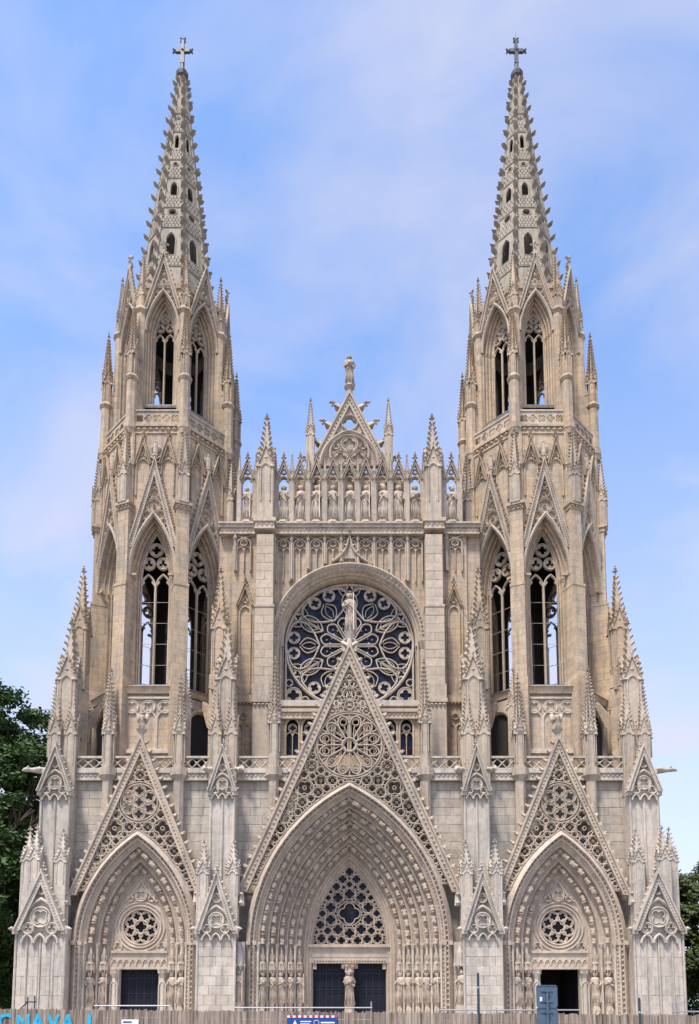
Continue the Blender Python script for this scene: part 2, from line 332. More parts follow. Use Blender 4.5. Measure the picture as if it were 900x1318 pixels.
def two_light(mb, W, zb, zs, zt, y0, y1, bw=.06):
    # tracery of a two-light pointed window: mullion, cusped lancets, two trefoils and a quatrefoil in a pierced head
    h = zt - zs; ha = W / 2; zl = zs - .10 * h; rise = ha * 1.75
    mb.bar([(0, zb), (0, zl + .2)], bw, y0, y1)
    for sx in (-1, 1): mb.bar([(sx * (W - bw * .6), zb), (sx * (W - bw * .6), zl + .1)], bw * .7, y0 + .01, y1)
    mb.bar(arch(0, zs, W - bw * .5, h - bw * .5, 12, zb), bw * .7, y0, y1)
    for sx in (1, -1):
        mb.bar(arch(sx * ha, zl, ha - bw * .4, rise, 8), bw * .8, y0 + .005, y1)
        for q in (-1, 1):   # cusps of the lancet heads
            xx = sx * ha + q * (ha - bw); xi = sx * ha + q * ha * .42
            mb.add([(xx, y0 + .04, zl + rise * .08), (xx - q * .03, y0 + .04, zl + rise * .62), (xi, y0 + .04, zl + rise * .38), (xx, y1 - .03, zl + rise * .08), (xx - q * .03, y1 - .03, zl + rise * .62), (xi, y1 - .03, zl + rise * .38)], [(0, 2, 1), (3, 4, 5), (0, 3, 5, 2), (2, 5, 4, 1)])
        foilring(mb, sx * .475 * W, zs + .375 * h, .40 * W, 3, y0, y1, pi / 2, bw * .7)
    foilring(mb, 0, zs + .655 * h, .44 * W, 4, y0, y1, 0, bw * .75)
def gable_rim(mb, cx, zb, zt, hw, wd, y0, y1, nck, q, finial=0.0):
    s_ = hw / (zt - zb); 
    mb.prism([(cx - hw, zb), (cx - hw + wd, zb), (cx, zt - wd / s_), (cx + hw - wd, zb), (cx + hw, zb), (cx, zt)], y0, y1)
    mb.sweep([(cx - hw, zb), (cx, zt), (cx + hw, zb)], [(-wd * .05, y0 - .09), (wd * .22, y0 - .09), (wd * .22, y1), (-wd * .05, y1)])
    mb.sweep([(cx - hw + wd, zb), (cx, zt - wd / s_), (cx + hw - wd, zb)], [(-wd * .04, y0 - .05), (wd * .2, y0 - .05), (wd * .2, y0 + .02), (-wd * .04, y0 + .02)])
    ln = math.hypot(hw, zt - zb); m = int(ln / (wd * .62))
    for i in range(1, m):          # ball flowers in the hollow of the rim
        t = i / m
        for sx in (-1, 1): mb.octa(cx + sx * (hw * (1 - t) - wd * .5), y0 - .01, zb + (zt - zb) * t - .0, wd * .17, wd * .2, wd * .17)
    for i in range(nck):
        t = (i + .5) / nck
        for sx in (-1, 1): mb.crocket(cx + sx * (hw * (1 - t) + wd * .1), (y0 + y1) / 2, zb + (zt - zb) * t + wd * .05, sx, 0, q); q > .12 and mb.octa(cx + sx * (hw * (1 - t) + wd * .1 + q * .72), (y0 + y1) / 2, zb + (zt - zb) * t + wd * .05 + q * .42, q * .36, q * .36, q * .30) and mb.octa(cx + sx * (hw * (1 - t) + wd * .1 + q * .3), (y0 + y1) / 2 - q * .2, zb + (zt - zb) * t + wd * .05 + q * .08, q * .3, q * .3, q * .34)
    if finial: mb.finial(cx, (y0 + y1) / 2, zt - .05, finial)
def gable_tracery(mb, tri, circles, y0, y1, wd=.05, fine=True):
    for (cx, cz, r, n, rot) in circles:
        mb.ring(cx, cz, r, wd, y0, y1, 24 if r > .2 else 14)
        if n and r > .09: mb.bar(foil(cx, cz, r * .90, n, rot, .5, 5), max(.012, r * .05), y0 + wd * .6, y1 - .02, True)
        if fine and n and r > .28: mb.ring(cx, cz, r * .2, r * .06, y0 + wd, y1 - .02, 10)
    mb.bar(tri, wd * 1.2, y0 + .02, y1, True)
import numpy as np
def pack(poly, circles, rmin, rmax, cx, n=60, gap=1.0, res=70):
    P = np.array(poly); x0, z0 = P.min(0); x1, z1 = P.max(0); xs = np.linspace(x0, cx, res); zs = np.linspace(z0, z1, int(res * 1.6)); X, Zg = np.meshgrid(xs, zs)
    D = np.full(X.shape, 1e9); ins = np.zeros(X.shape, bool)
    for i in range(len(P)):
        a, b = P[i], P[(i + 1) % len(P)]; d = b - a; L2 = (d @ d) or 1e-9
        t = np.clip(((X - a[0]) * d[0] + (Zg - a[1]) * d[1]) / L2, 0, 1); D = np.minimum(D, np.hypot(X - a[0] - t * d[0], Zg - a[1] - t * d[1]))
        if a[1] != b[1]: ins ^= ((a[1] > Zg) != (b[1] > Zg)) & (X < (b[0] - a[0]) * (Zg - a[1]) / (b[1] - a[1]) + a[0])
    D[~ins] = -1
    off = cx - X; D = np.where(off > 1e-6, np.minimum(D, off), D)
    for c in circles: D = np.minimum(D, np.hypot(X - c[0], Zg - c[1]) - c[2])
    out = list(circles)
    for k in range(n):
        i = np.unravel_index(np.argmax(np.minimum(D, rmax) + .0005 * Zg), D.shape); r = min(D[i] * gap, rmax)
        if r < rmin: break
        x, z = float(X[i]), float(Zg[i]); nf = 4 if r > .2 else (3 if r > .11 else 0)
        for xx in ([x, 2 * cx - x] if abs(x - cx) > 1e-6 else [x]): out.append((xx, z, r, nf, pi / 2 if nf == 3 else 0.0)); D = np.minimum(D, np.hypot(X - xx, Zg - z) - r)
    return out
def cornice(mb, x0, x1, y0, y1, z0, z1, step=.0):
    h = z1 - z0
    mb.box(x0 - .10, x1 + .10, y0 - .10, y1, z0 + h * .62, z1); mb.box(x0, x1, y0, y1, z0, z0 + h * .62)
    mb.box(x0 - .05, x1 + .05, y0 - .05, y1, z0 - .08, z0)
    n = max(2, int((x1 - x0) / .26))
    for i in range(n):
        xc = x0 + (x1 - x0) * (i + .5) / n; mb.octa(xc, y0 - .01, z0 + h * .33, .09, .07, h * .24)
def blocks(parent, x0, x1, z0, z1, yf, course=.44, length=.9, name='stone_block', depth=.06, M_='paleash', keep=None, th=.02):
    # ashlar facing laid course by course, each stone its own bevelled piece, joints recessed
    z = z0; r = 0; made = []
    nr = max(1, round((z1 - z0) / course)); ch = (z1 - z0) / nr
    for r in range(nr):
        za, zb = z0 + r * ch, z0 + (r + 1) * ch; nb = max(1, round((x1 - x0) / length)); xs = [x0]
        for i in range(1, nb + (r % 2)): xs.append(x0 + (x1 - x0) * (i - .5 * (r % 2)) / nb + random.uniform(-.07, .07) * length)
        xs.append(x1)
        for a, b in zip(xs[:-1], xs[1:]):
            if b - a < .05: continue
            if keep and not keep((a + b) / 2, (za + zb) / 2, a, b, za, zb): continue
            made.append((a, b, za, zb))
    j = .005
    for (a, b, za, zb) in made:
        mb = MB(); p = random.uniform(-.008, .008); yy = yf + p; e = .012
        mb.add([(a + j, yf + depth, za + j), (b - j, yf + depth, za + j), (b - j, yf + depth, zb - j), (a + j, yf + depth, zb - j),
                (a + j, yy + e, za + j), (b - j, yy + e, za + j), (b - j, yy + e, zb - j), (a + j, yy + e, zb - j),
                (a + j + e, yy, za + j + e), (b - j - e, yy, za + j + e), (b - j - e, yy, zb - j - e), (a + j + e, yy, zb - j - e)],
               [(0, 1, 5, 4), (1, 2, 6, 5), (2, 3, 7, 6), (3, 0, 4, 7), (4, 5, 9, 8), (5, 6, 10, 9), (6, 7, 11, 10), (7, 4, 8, 11), (8, 9, 10, 11)])
        mb.build(name, M_, parent)
    return len(made)

# ------------------------------------------------------------------ setting
g = MB(); g.add([(-1500, -300, 0), (1500, -300, 0), (1500, 2500, 0), (-1500, 2500, 0)], [(0, 1, 2, 3)])
tag(g.build('ground', 'ground'), kind='structure')
st = MB()
for i in range(3): st.box(-19.6 + i * .35, 19.6 - i * .35, -2.6 + i * .4, 14 - i * .01, .004 + i * .15, .15 + i * .15)
church = tag(link('church', None, loc=(0, 6, 0)), 'twin-spired pale limestone Gothic church with rose window and three gabled portals', 'church')
church.empty_display_size = 2
CI = Matrix.Translation((0, -6, 0))
def cpart(mb, name, m, parent=None, smooth=False):
    """link a world-space mesh as part (or sub-part) of the church"""
    o = mb.build(name, m, church if parent is None else parent, smooth=smooth)
    o.matrix_parent_inverse = CI if parent is None else Matrix.Identity(4)
    return o
cpart(st, 'steps', 'pale')
XA, YA = 12.1, 6.0          # tower axes
Z0 = 0.45                   # portal floor
ZS = ZP(1215, .4)           # springing of the portal arches
zc0, zc1 = ZP(1003, 1.0), ZP(991, 1.0)     # cornice below the balustrade
# --- front wall of the lower storey with the three portal openings
A_C, A_S = 134 * SC(1215, .3), 82.5 * SC(1215, .3)
H_C, H_S = ZP(1005, .3) - ZS, ZP(1067, .3) - ZS
wl = MB()
holes = [arch(0, ZS, A_C - .3, H_C - .35, 14, Z0 + .02)] + [arch(s * XA, ZS, A_S - .3, H_S - .4, 14, Z0 + .02) for s in (-1, 1)]
wl.plate([(-18.2, Z0), (18.2, Z0), (18.2, zc0), (-18.2, zc0)], holes, 1.26, 1.8)
for s in (-1, 1):
    wl.box(min(s * 18.2, s * 17.4), max(s * 18.2, s * 17.4), 1.8, 12, Z0, zc0); wl.box(min(s * 7.2, s * 6.4), max(s * 7.2, s * 6.4), 1.8, 12, Z0, zc0)
wl.box(-18.2, 18.2, 1.8, 12, zc0 - .3, zc0 + .02); wl.box(-18.2, 18.2, 11.6, 12.2, Z0, zc0)
wall = cpart(wl, 'front_wall', 'joint')

# --- portals
def lump(mb, T, q):
    T0 = mb.T; mb.T = T0 @ T
    mb.fr(0, 0, -.30 * q, .10 * q, .17 * q, .12 * q, 6); mb.octa(0, 0, .17 * q, .09 * q, .09 * q, .11 * q)
    mb.octa(-.11 * q, -.08 * q, -.02 * q, .07 * q, .08 * q, .13 * q); mb.octa(.11 * q, -.08 * q, -.06 * q, .07 * q, .08 * q, .13 * q)
    mb.fr(0, -.02, .30 * q, .44 * q, .10 * q, .20 * q, 5); mb.octa(0, -.10 * q, .36 * q, .18 * q, .16 * q, .07 * q)
    mb.T = T0
def resample(path, step, s0=.0):
    out = []; d = s0; acc = 0
    for a, b in zip(path[:-1], path[1:]):
        l = math.hypot(b[0] - a[0], b[1] - a[1])
        while d <= acc + l:
            t = (d - acc) / l; out.append((a[0] + (b[0] - a[0]) * t, a[1] + (b[1] - a[1]) * t, atan2(b[1] - a[1], b[0] - a[0]))); d += step
        acc += l
    return out
def offset_arch(cx, zs, A, H, a, n=14, zb=None):
    r = (A * A + H * H) / (2 * A); c = r - A; h = sqrt(max(.01, (c + a) ** 2 - c * c)); return arch(cx, zs, a, h, n, zb)
def portal(cx, A, H, a0, orders, step, dy, ad, fig, name):
    prof = [(0, 1.35), (0, .42), (-.09, .30), (-.30, .06), (-.33, .14), (-.33, .30), (-.40, .34), (-.44, .24), (-.50, .20), (-.55, .26), (-.57, .40), (-.64, .44)]
    k = A - a0; prof = [(x * min(1, k / .70), y) for x, y in prof]
    ys = .50
    for i in range(orders):
        n0 = -(A - a0 + i * step); y = ys + i * dy
        prof += [(n0, y - .02), (n0 - .05, y - .07), (n0 - .10, y - .02), (n0 - .12, y + .06), (n0 - .14, y + dy * .80), (n0 - .20, y + dy * 1.05), (n0 - step + .07, y + dy * 1.0), (n0 - step + .03, y + dy * .92)]
    nn = -(A - a0 + orders * step); yy = ys + orders * dy; ai = a0 - orders * step
    rem = ai - ad
    for q in range(3): 
        prof += [(nn - rem * (q / 3), yy + q * .13), (nn - rem * (q / 3 + .10), yy - .06 + q * .13), (nn - rem * (q / 3 + .2), yy + q * .13), (nn - rem * (q / 3 + .27), yy + .13 + q * .13)]
    prof += [(-(A - ad), yy + .42), (-(A - ad), yy + .75)]
    pm = MB(); path = arch(cx, ZS, A, H, 18, Z0); pm.sweep(path, prof, False, False)
    # string course at the springing, ball flowers in the outer hollow, dentils under the weathering
    for (px, pz, t) in resample(path[0:len(path)], .30):
        nx, nz_ = -sin(t), cos(t)
        pm.octa(px - nx * .36 * min(1, k / .7), .24, pz - nz_ * .36 * min(1, k / .7), .085, .10, .085)
    for (px, pz, t) in resample(path, .235):
        nx, nz_ = -sin(t), cos(t); pm.octa(px - nx * .60 * min(1, k / .7), .36, pz - nz_ * .60 * min(1, k / .7), .055, .07, .055)
    for sx in (-1, 1):
        def zz(a, y, h=.16, d=.12): pm.box(min(cx + sx * a, cx + sx * (a + .22)), max(cx + sx * a, cx + sx * (a + .22)), y - d, y + .1, ZS - .07, ZS + h)
        zz(A - .30, .10); zz(A - .62, .32)
        for i in range(orders): zz(a0 - i * step - .14, ys + i * dy, .12, .06)
    po = cpart(pm, name, 'portal')
    for i in range(orders):
        cm_ = MB(); am = a0 - i * step - step * .55; y = ys + i * dy + dy * .35
        pth = offset_arch(cx, ZS, A, H, am, 24); half = pth[:len(pth) // 2 + 1]
        L_ = sum(math.hypot(b[0] - a[0], b[1] - a[1]) for a, b in zip(half[:-1], half[1:])); m = max(4, round(L_ / fig)); 
        for (px, pz, t) in resample(half, L_ / m, L_ / m * .5):
            for sx in (-1, 1):
                tw = random.uniform(-.25, .25)
                T = Matrix.Translation((px if sx < 0 else 2 * cx - px, y, pz)) @ Matrix.Rotation((pi / 2 - t) * (1 if sx < 0 else -1), 4, 'Y') @ Matrix.Rotation(tw, 4, 'Z')
                lump(cm_, T @ Matrix.Translation((random.uniform(-.03, .03), random.uniform(-.06, .03), random.uniform(-.05, .05))), fig / .74 * random.uniform(.82, 1.12))
        # canopies over the jamb statues and their pedestals
        zt = ZP(1226, y); zb = ZP(1252, y)
        for sx in (-1, 1):
            xx = cx + sx * am; q = step * .42; arch_m = cm_; cm_ = MB()
            yc_ = y - .02; cm_.fr(xx, yc_, zb + .16, zb + .55, q * .66, q * .62, 6); cm_.fr(xx, yc_, zb + .5, zb + .62, q * .85, q * .7, 6); cm_.fr(xx, yc_, zb + .62, zt - .05, q * .42, q * .36, 6); cm_.fr(xx, yc_ + .05, zt - .05, zt + .4, q * .38, q * .06, 6)
            for k_ in range(6):
                a = k_ * pi / 3; b_ = a + pi / 6; ca, sa = cos(a), sin(a)
                gx, gy = xx + q * .98 * ca, yc_ + q * .98 * sa; tx, ty_ = -sa * q * .42, ca * q * .42
                cm_.add([(gx - tx, gy - ty_, zb + .14), (gx + tx, gy + ty_, zb + .14), (gx, gy, zb + .68), (gx - ca * .06, gy - sa * .06, zb + .3)], [(0, 1, 2), (1, 3, 2), (3, 0, 2), (0, 3, 1)])
                cm_.octa(xx + q * cos(b_), yc_ + q * sin(b_), zb + .20, q * .14, q * .14, .30); cm_.octa(gx, gy, zb + .06, q * .16, q * .16, .10)
                cm_.octa(xx + q * .62 * ca, yc_ + q * .62 * sa, zb + .85, q * .14, q * .14, .26)
            cpart(cm_, 'canopy', 'portal', po); cm_ = MB()
            zp = ZP(1291, y); cm_.fr(xx, y, zp - .14, zp, q * .8, q * .98, 8); cm_.fr(xx, y, zp - .7, zp - .14, q * .9, q * .75, 8); cm_.fr(xx, y, Z0, zp - .7, q * 1.0, q * .95, 8)
            for k_ in range(2): cm_.octa(xx + (k_ - .5) * q * .8, y - q * .8, zp - .42, q * .3, q * .2, .2)
            cpart(cm_, 'pedestal', 'portal', po); cm_ = arch_m
        cpart(cm_, 'archivolt', 'portal', po)
        for sx in (-1, 1):
            cl_ = MB(); xx = cx + sx * (a0 - i * step - .03); yy_ = ys + i * dy - .1
            cl_.fr(xx, yy_, Z0, Z0 + .5, .12, .10, 8); cl_.fr(xx, yy_, Z0 + .5, ZS - .2, .062, .062, 8); cl_.fr(xx, yy_, ZS - .22, ZS + .02, .07, .13, 8); cpart(cl_, 'colonnette', 'pale', po)
    return po, yy, ai
STAT = []     # statue positions: x, y, z, height, facing, label, group
pc, ycd, aic = portal(0, A_C, H_C, 118 * SC(1215, .6), 5, .495, .42, 47 * SC(1230, 3.1), .62, 'portal')
for i in range(5):
    am = 118 * SC(1215, .6) - i * .495 - .495 * .55; y = .50 + i * .42 + .13
    for s in (-1, 1): STAT.append((s * am, y - .03, ZP(1291, y), ZP(1252, y) - ZP(1291, y) + .02, -s * .5, 'robed stone saint in the central portal jamb, ' + ('outermost of five', 'second from the outer edge', 'middle one of five', 'second from the double doors', 'nearest the double doors')[i], 'jamb statues of the central portal', .36))
ps = {}
for s in (-1, 1):
    ps[s], yside, ais = portal(s * XA, A_S, H_S, 66 * SC(1215, .6), 2, .62, .42, 25 * SC(1230, 1.9), .62, 'portal')
    for i in range(2):
        am = 66 * SC(1215, .6) - i * .62 - .62 * .55; y = .50 + i * .42 + .13
        for q in (-1, 1): STAT.append((s * XA + q * am, y - .03, ZP(1291, y), ZP(1252, y) - ZP(1291, y) + .02, -q * .5, 'robed saint, ' + ('outer', 'inner')[i] + ' of the jamb pair, side portal with ' + ('a closed dark door' if s < 0 else 'an open black doorway'), 'jamb statues of the side portals', .40))
# central tympanum, lintel, doors
ty = ycd + .42; ad = 47 * SC(1230, 3.1)
zdt = ZP(1240, ty); zl = ZP(1217, ty); zta = ZP(1128, ty)
tm = MB(); ar = offset_arch(0, ZS, A_C, H_C, ad + .02, 14)
rz_ = max(p[1] for p in ar)
out_poly = [(-ad - .02, zl)] + ar + [(ad + .02, zl)]
c0 = ZP(1176, ty); k_ = SC(1176, ty)
cs = [(0, c0, 15.5 * k_, 4, 0)]
for i in range(10):
    a = pi / 2 + 2 * pi * i / 10; rr = 25.5 * k_; cs.append((rr * cos(a), c0 + rr * sin(a), 7.6 * k_, 4, 0))
for s in (-1, 1): cs += [(s * 36 * k_, ZP(1208, ty), 6.6 * k_, 4, 0)]
cs = pack(out_poly, cs, .07, .3, 0)
gable_tracery(tm, out_poly, cs, ty - .12, ty + .06, .035, False)
tmo = cpart(tm, 'tympanum_tracery', 'portal', pc)
gm = MB(); gm.prism([(x * .99, z) for x, z in out_poly], ty + .14, ty + .18); cpart(gm, 'stained_glass', 'glass', pc)
lm = MB(); lm.box(-ad - .3, ad + .3, ty - .12, ty + .4, zdt + .35, zl); lm.box(-ad - .3, ad + .3, ty - .30, ty + .4, zl - .12, zl + .06); lm.box(-ad - .3, ad + .3, ty - .2, ty + .4, zdt, zdt + .32)
for i in range(26): lm.octa(-ad + .1 + i * (2 * ad - .2) / 25, ty - .22, zdt + .16, .07, .08, .1)
for s in (-1, 1):       # shouldered corbels of the doorway
    lm.box(min(s * ad, s * (ad - .22)), max(s * ad, s * (ad - .22)), ty - .1, ty + .4, zdt - .35, zdt); lm.box(min(s * .25, s * .5), max(s * .25, s * .5), ty - .06, ty + .4, zdt - .3, zdt)
cpart(lm, 'lintel', 'portal', pc)
trm = MB(); trm.box(-.24, .24, ty - .05, ty + .5, Z0, zdt); trm.fr(0, ty - .15, Z0, ZP(1293, ty) - .1, .36, .30, 8); trm.fr(0, ty - .15, ZP(1293, ty) - .1, ZP(1293, ty), .30, .36, 8)
trm.fr(0, ty - .2, zdt - .28, zdt, .26, .44, 8); trm.fr(0, ty - .2, zdt - .55, zdt - .28, .30, .26, 8)
for i in range(6): trm.octa(.34 * cos(i * pi / 3), ty - .2 + .34 * sin(i * pi / 3), zdt - .2, .1, .1, .18)
cpart(trm, 'trumeau', 'portal', pc)
STAT.append((0, ty - .32, ZP(1293, ty), ZP(1250, ty) - ZP(1293, ty), 0, 'pale crowned stone figure on the pillar between the two dark doors', None, .42))
def door_leaf(x0, x1, y, z0, z1, parent, cols):
    d = MB(); d.box(x0, x1, y, y + .08, z0, z1); o = cpart(d, 'door', 'door', parent)
    d = MB(); nb = cols
    for i in range(nb + 1): xx = x0 + (x1 - x0) * i / nb; d.box(xx - .025, xx + .025, y - .03, y + .01, z0, z1)
    for zz in (.30, .62, .86): d.box(x0, x1, y - .025, y + .01, z0 + (z1 - z0) * zz - .03, z0 + (z1 - z0) * zz + .03)
    for i in range(nb):
        xx = x0 + (x1 - x0) * (i + .5) / nb
        d.prism(arch(xx, z0 + (z1 - z0) * .9, .09, .12, 4), y - .02, y + .005)
        for zz in (.66, .58): d.box(xx - .08, xx + .08, y - .05, y, z0 + (z1 - z0) * zz - .02, z0 + (z1 - z0) * zz + .02)
    cpart(d, 'door_ironwork', 'ironmong', parent)
door_leaf(-ad + .03, -.25, ty + .3, Z0, zdt - .02, pc, 5); door_leaf(.25, ad - .03, ty + .3, Z0, zdt - .02, pc, 5)
# side tympana
for s in (-1, 1):
    po = ps[s]; cx = s * XA; ty2 = yside + .42; ad2 = 25 * SC(1230, 1.9); zd = ZP(1248, ty2); zl2 = ZP(1227, ty2); kk = SC(1190, ty2)
    at = offset_arch(0, ZS, A_S, H_S, ais - .06, 12); poly = [(cx - ais + .06, zl2)] + [(cx + x, z) for x, z in at] + [(cx + ais - .06, zl2)]
    yt = ty2 - .36
    zr = ZP(1193, yt); rr = 22 * kk
    t = MB(); apex = max(z for x, z in poly)
    t.plate(poly, [circ(cx, zr, rr + .1, 32)], yt, yt + .3)
    t.ring(cx, zr, rr + .42, .07, yt - .1, yt + .05, 36); t.ring(cx, zr, rr + .22, .05, yt - .12, yt + .05, 36); t.ring(cx, zr, rr + .04, .07, yt - .05, yt + .25, 36)
    holes = [foil(cx, zr, rr * .36, 4, 0)] + [foil(cx + rr * .66 * cos(a), zr + rr * .66 * sin(a), rr * .25, 3 if False else 4, a) for a in [2 * pi * i / 8 + pi / 8 for i in range(8)]]
    for h_ in holes: t.bar(h_, .028, yt + .06, yt + .2, True)
    for a in [2 * pi * i / 8 + pi / 8 for i in range(8)]: t.ring(cx + rr * .66 * cos(a), zr + rr * .66 * sin(a), rr * .285, .035, yt + .04, yt + .2, 16)
    t.ring(cx, zr, rr * .385, .035, yt + .04, yt + .2, 20)
    # blind tracery above and in the lower corners
    zq = zr + rr + .42 + .42
    foilring(t, cx, zq, .36, 4, yt - .16, yt + .02, pi / 4)
    for q in (-1, 1):
        foilring(t, cx + q * .62, zq - .18, .2, 3, yt - .15, yt + .02); foilring(t, cx + q * (ais - .42), zl2 + .33, .25, 3, yt - .15, yt + .02)
        t.bar([(cx + q * .05, zq + .75), (cx + q * .45, zq + .1), (cx + q * .95, zq - .4)], .045, yt - .14, yt + .02)
    cpart(t, 'tympanum', 'portal', po)
    gm = MB(); gm.prism(circ(cx, zr, rr + .05, 32), yt + .26, yt + .29); cpart(gm, 'stained_glass', 'glass', po)
    t = MB(); wj = ais - .05
    t.box(cx - wj, cx + wj, yt - .05, yt + .5, zd + .1, zl2); t.box(cx - wj, cx + wj, yt - .16, yt + .5, zl2 - .02, zl2 + .12); t.box(cx - wj, cx + wj, yt - .14, yt + .5, zd, zd + .14)
    for i in range(9):
        xx = cx - wj + (i + .5) * 2 * wj / 9; t.bar(arch(xx, zd + .28, wj / 9 * .9, .30, 5, zd + .2), .028, yt - .12, yt)
        t.octa(xx, yt - .06, zd + .42, .06, .05, .1)
    cpart(t, 'lintel', 'portal', po)
    t = MB()
    for q in (-1, 1):
        xa, xb = sorted((cx + q * ad2, cx + q * (ais - .02)))
        t.box(xa, xb, yt - .02, yt + .6, Z0, zd); xm = (xa + xb) / 2
        t.fr(xm, yt - .05, Z0, zd - .5, .17, .17, 8); t.fr(xm, yt - .05, zd - .5, zd, .18, .36, 8)
        t.bar(arch(xm, zd - 1.0, .2, .3, 5, Z0 + .3), .04, yt - .24, yt)
        for i in range(5): t.octa(xm + .22 * cos(i * 1.26), yt - .1 + .2 * sin(i * 1.26), zd - .22, .1, .1, .15)
        cpart(t, 'door_jamb', 'pale', po); t = MB()
    if s < 0: door_leaf(cx - ad2 + .01, cx + ad2 - .01, yt + .45, Z0, zd - .01, po, 5)
    else:
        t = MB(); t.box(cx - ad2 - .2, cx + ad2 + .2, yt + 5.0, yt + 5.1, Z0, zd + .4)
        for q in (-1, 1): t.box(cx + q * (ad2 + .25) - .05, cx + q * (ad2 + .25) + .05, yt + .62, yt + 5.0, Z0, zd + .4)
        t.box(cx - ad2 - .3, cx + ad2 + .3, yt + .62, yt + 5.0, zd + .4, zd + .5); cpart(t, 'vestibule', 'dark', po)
        t = MB(); t.box(cx + ad2 - .02, cx + ad2 + .06, yt + .6, yt + 1.6, Z0, zd - .01); cpart(t, 'door', 'door', po)

# --- portal gables
def arch_y(cx, A, H, x):
    r = (A * A + H * H) / (2 * A); c = r - A; d = abs(x - cx); return ZS + sqrt(max(0, r * r - (d + c) ** 2))
def portal_gable(cx, A, H, yb, ya, hwb, yg0, yg1, circles, nck, rim, parent, fin):
    zb, zt = ZP(yb, yg0), ZP(ya, yg0); hw = hwb
    m = MB(); gable_rim(m, cx, zb, zt, hw, rim, yg0, yg1, nck, .31 if hw < 5 else .36)
    sl = hw / (zt - zb)
    # tracery field between rim and arch
    left = []
    pts = [(cx - hw + rim * .9, zb)]
    arc = [p for p in arch(cx, ZS, A + .0, H, 20) if p[1] > zb + .02]
    inner = []
    for (x, z) in arc:
        lim = (hw - (z - zb) * sl) - rim * .9
        if abs(x - cx) < lim: inner.append((x, z))
    za = inner[0][1]; zap = zt - rim * .9 / sl
    lim0 = (hw - (za - zb) * sl) - rim * .9
    poly = [(cx - lim0, za)] + inner + [(cx + lim0, za), (cx, zap)]
    gable_tracery(m, poly, pack(poly, circles, .085, .30, cx), yg0 + .05, yg1 - .05, .045)
    if fin: m.finial(cx, (yg0 + yg1) / 2, zt - .1, fin, fin * .3)
    return cpart(m, 'gable', 'carved', parent), zt
YG = .22
def pxc(x, y, r, n, rot, cx=0): 
    return ((x - 450) * SC(y, YG), ZP(y, YG), r * SC(y, YG), n, rot)
cc = [pxc(450, 958, 45, 0, 0)]
for s in (-1, 1): cc += [pxc(450 + s * 17.0, 903, 7.5, 4, 0), pxc(450 + s * 49, 986, 8.5, 4, 0), pxc(450 + s * 58, 1013, 11.5, 4, pi / 4), pxc(450 + s * 37, 1004, 7.5, 4, pi / 4), pxc(450 + s * 77, 1037, 8.5, 4, 0)]
cc += [pxc(450, 893, 8.5, 4, 0)]
gc, zgc = portal_gable(0, A_C, H_C, 1148, 832, 143 * SC(1148, YG), YG, YG + .4, cc, 26, .46, pc, 0)
# the wheel of the central gable: hub, twelve spokes, petals
wm = MB(); wc = ZP(958, YG); wk = SC(958, YG); WR = 44.5 * wk
wm.ring(0, wc, 9 * wk, .07, YG + .02, YG + .3, 24); wm.plate(circ(0, wc, 9 * wk, 24), [foil(0, wc, 7 * wk, 6)], YG + .1, YG + .26); wm.ring(0, wc, 42 * wk, .06, YG + .04, YG + .3, 40)
for i in range(12):
    a = 2 * pi * i / 12 + pi / 12 * 0; ca, sa = cos(a), sin(a)
    def pol(r, da): return (r * wk * cos(a + da), wc + r * wk * sin(a + da))
    wm.bar([pol(9, 0), pol(28, 0)], .045, YG + .05, YG + .28)
    b = pi / 12
    wm.bar([pol(28, 0), pol(33, .05), pol(37.5, b * .55), pol(40, b), pol(37.5, b * 1.45), pol(33, 2 * b - .05), pol(28, 2 * b)], .045, YG + .05, YG + .28)
    fx, fz = pol(31.5, b); wm.ring(fx, fz, 4.3 * wk, .035, YG + .08, YG + .24, 12)
    wm.bar([pol(13, b * .5), pol(22, b), pol(27, b)], .025, YG + .1, YG + .24)
    wm.bar([pol(40, 0), pol(43.5, b * .4)], .04, YG + .08, YG + .25); wm.bar([pol(34, 0), pol(42.0, 0)], .04, YG + .08, YG + .25)
cpart(wm, 'wheel_tracery', 'carved', pc)
gs = {}
for s in (-1, 1):
    cx = s * XA; k = SC(1040, YG)
    def sx_(x, y, r, n, rot): return (cx + (x - 181) * SC(y, YG), ZP(y, YG), r * SC(y, YG), n, rot)
    c2 = [sx_(181, 1032, 27, 0, 0), sx_(181, 997, 6.5, 4, pi / 2)]
    for q in (-1, 1): c2 += [sx_(181 + q * 31, 1065.5, 12, 4, 0)]
    gs[s], zgs = portal_gable(cx, A_S, H_S, 1152, 950, 86 * SC(1152, YG), YG, YG + .4, c2, 17, .36, ps[s], 0)
    wm = MB(); zc = ZP(1032, YG); rr = 25 * SC(1032, YG)
    wm.ring(cx, zc, rr * .96, .06, YG + .05, YG + .28, 32)
    nf = 6
    for i in range(nf): a = pi / 2 + 2 * pi * i / nf; foilring(wm, cx + rr * .62 * cos(a), zc + rr * .62 * sin(a), rr * .315, 4, YG + .06, YG + .26, a, .04)
    foilring(wm, cx, zc, rr * .29, 4, YG + .06, YG + .26, 0, .04)
    cpart(wm, 'wheel_tracery', 'carved', ps[s])

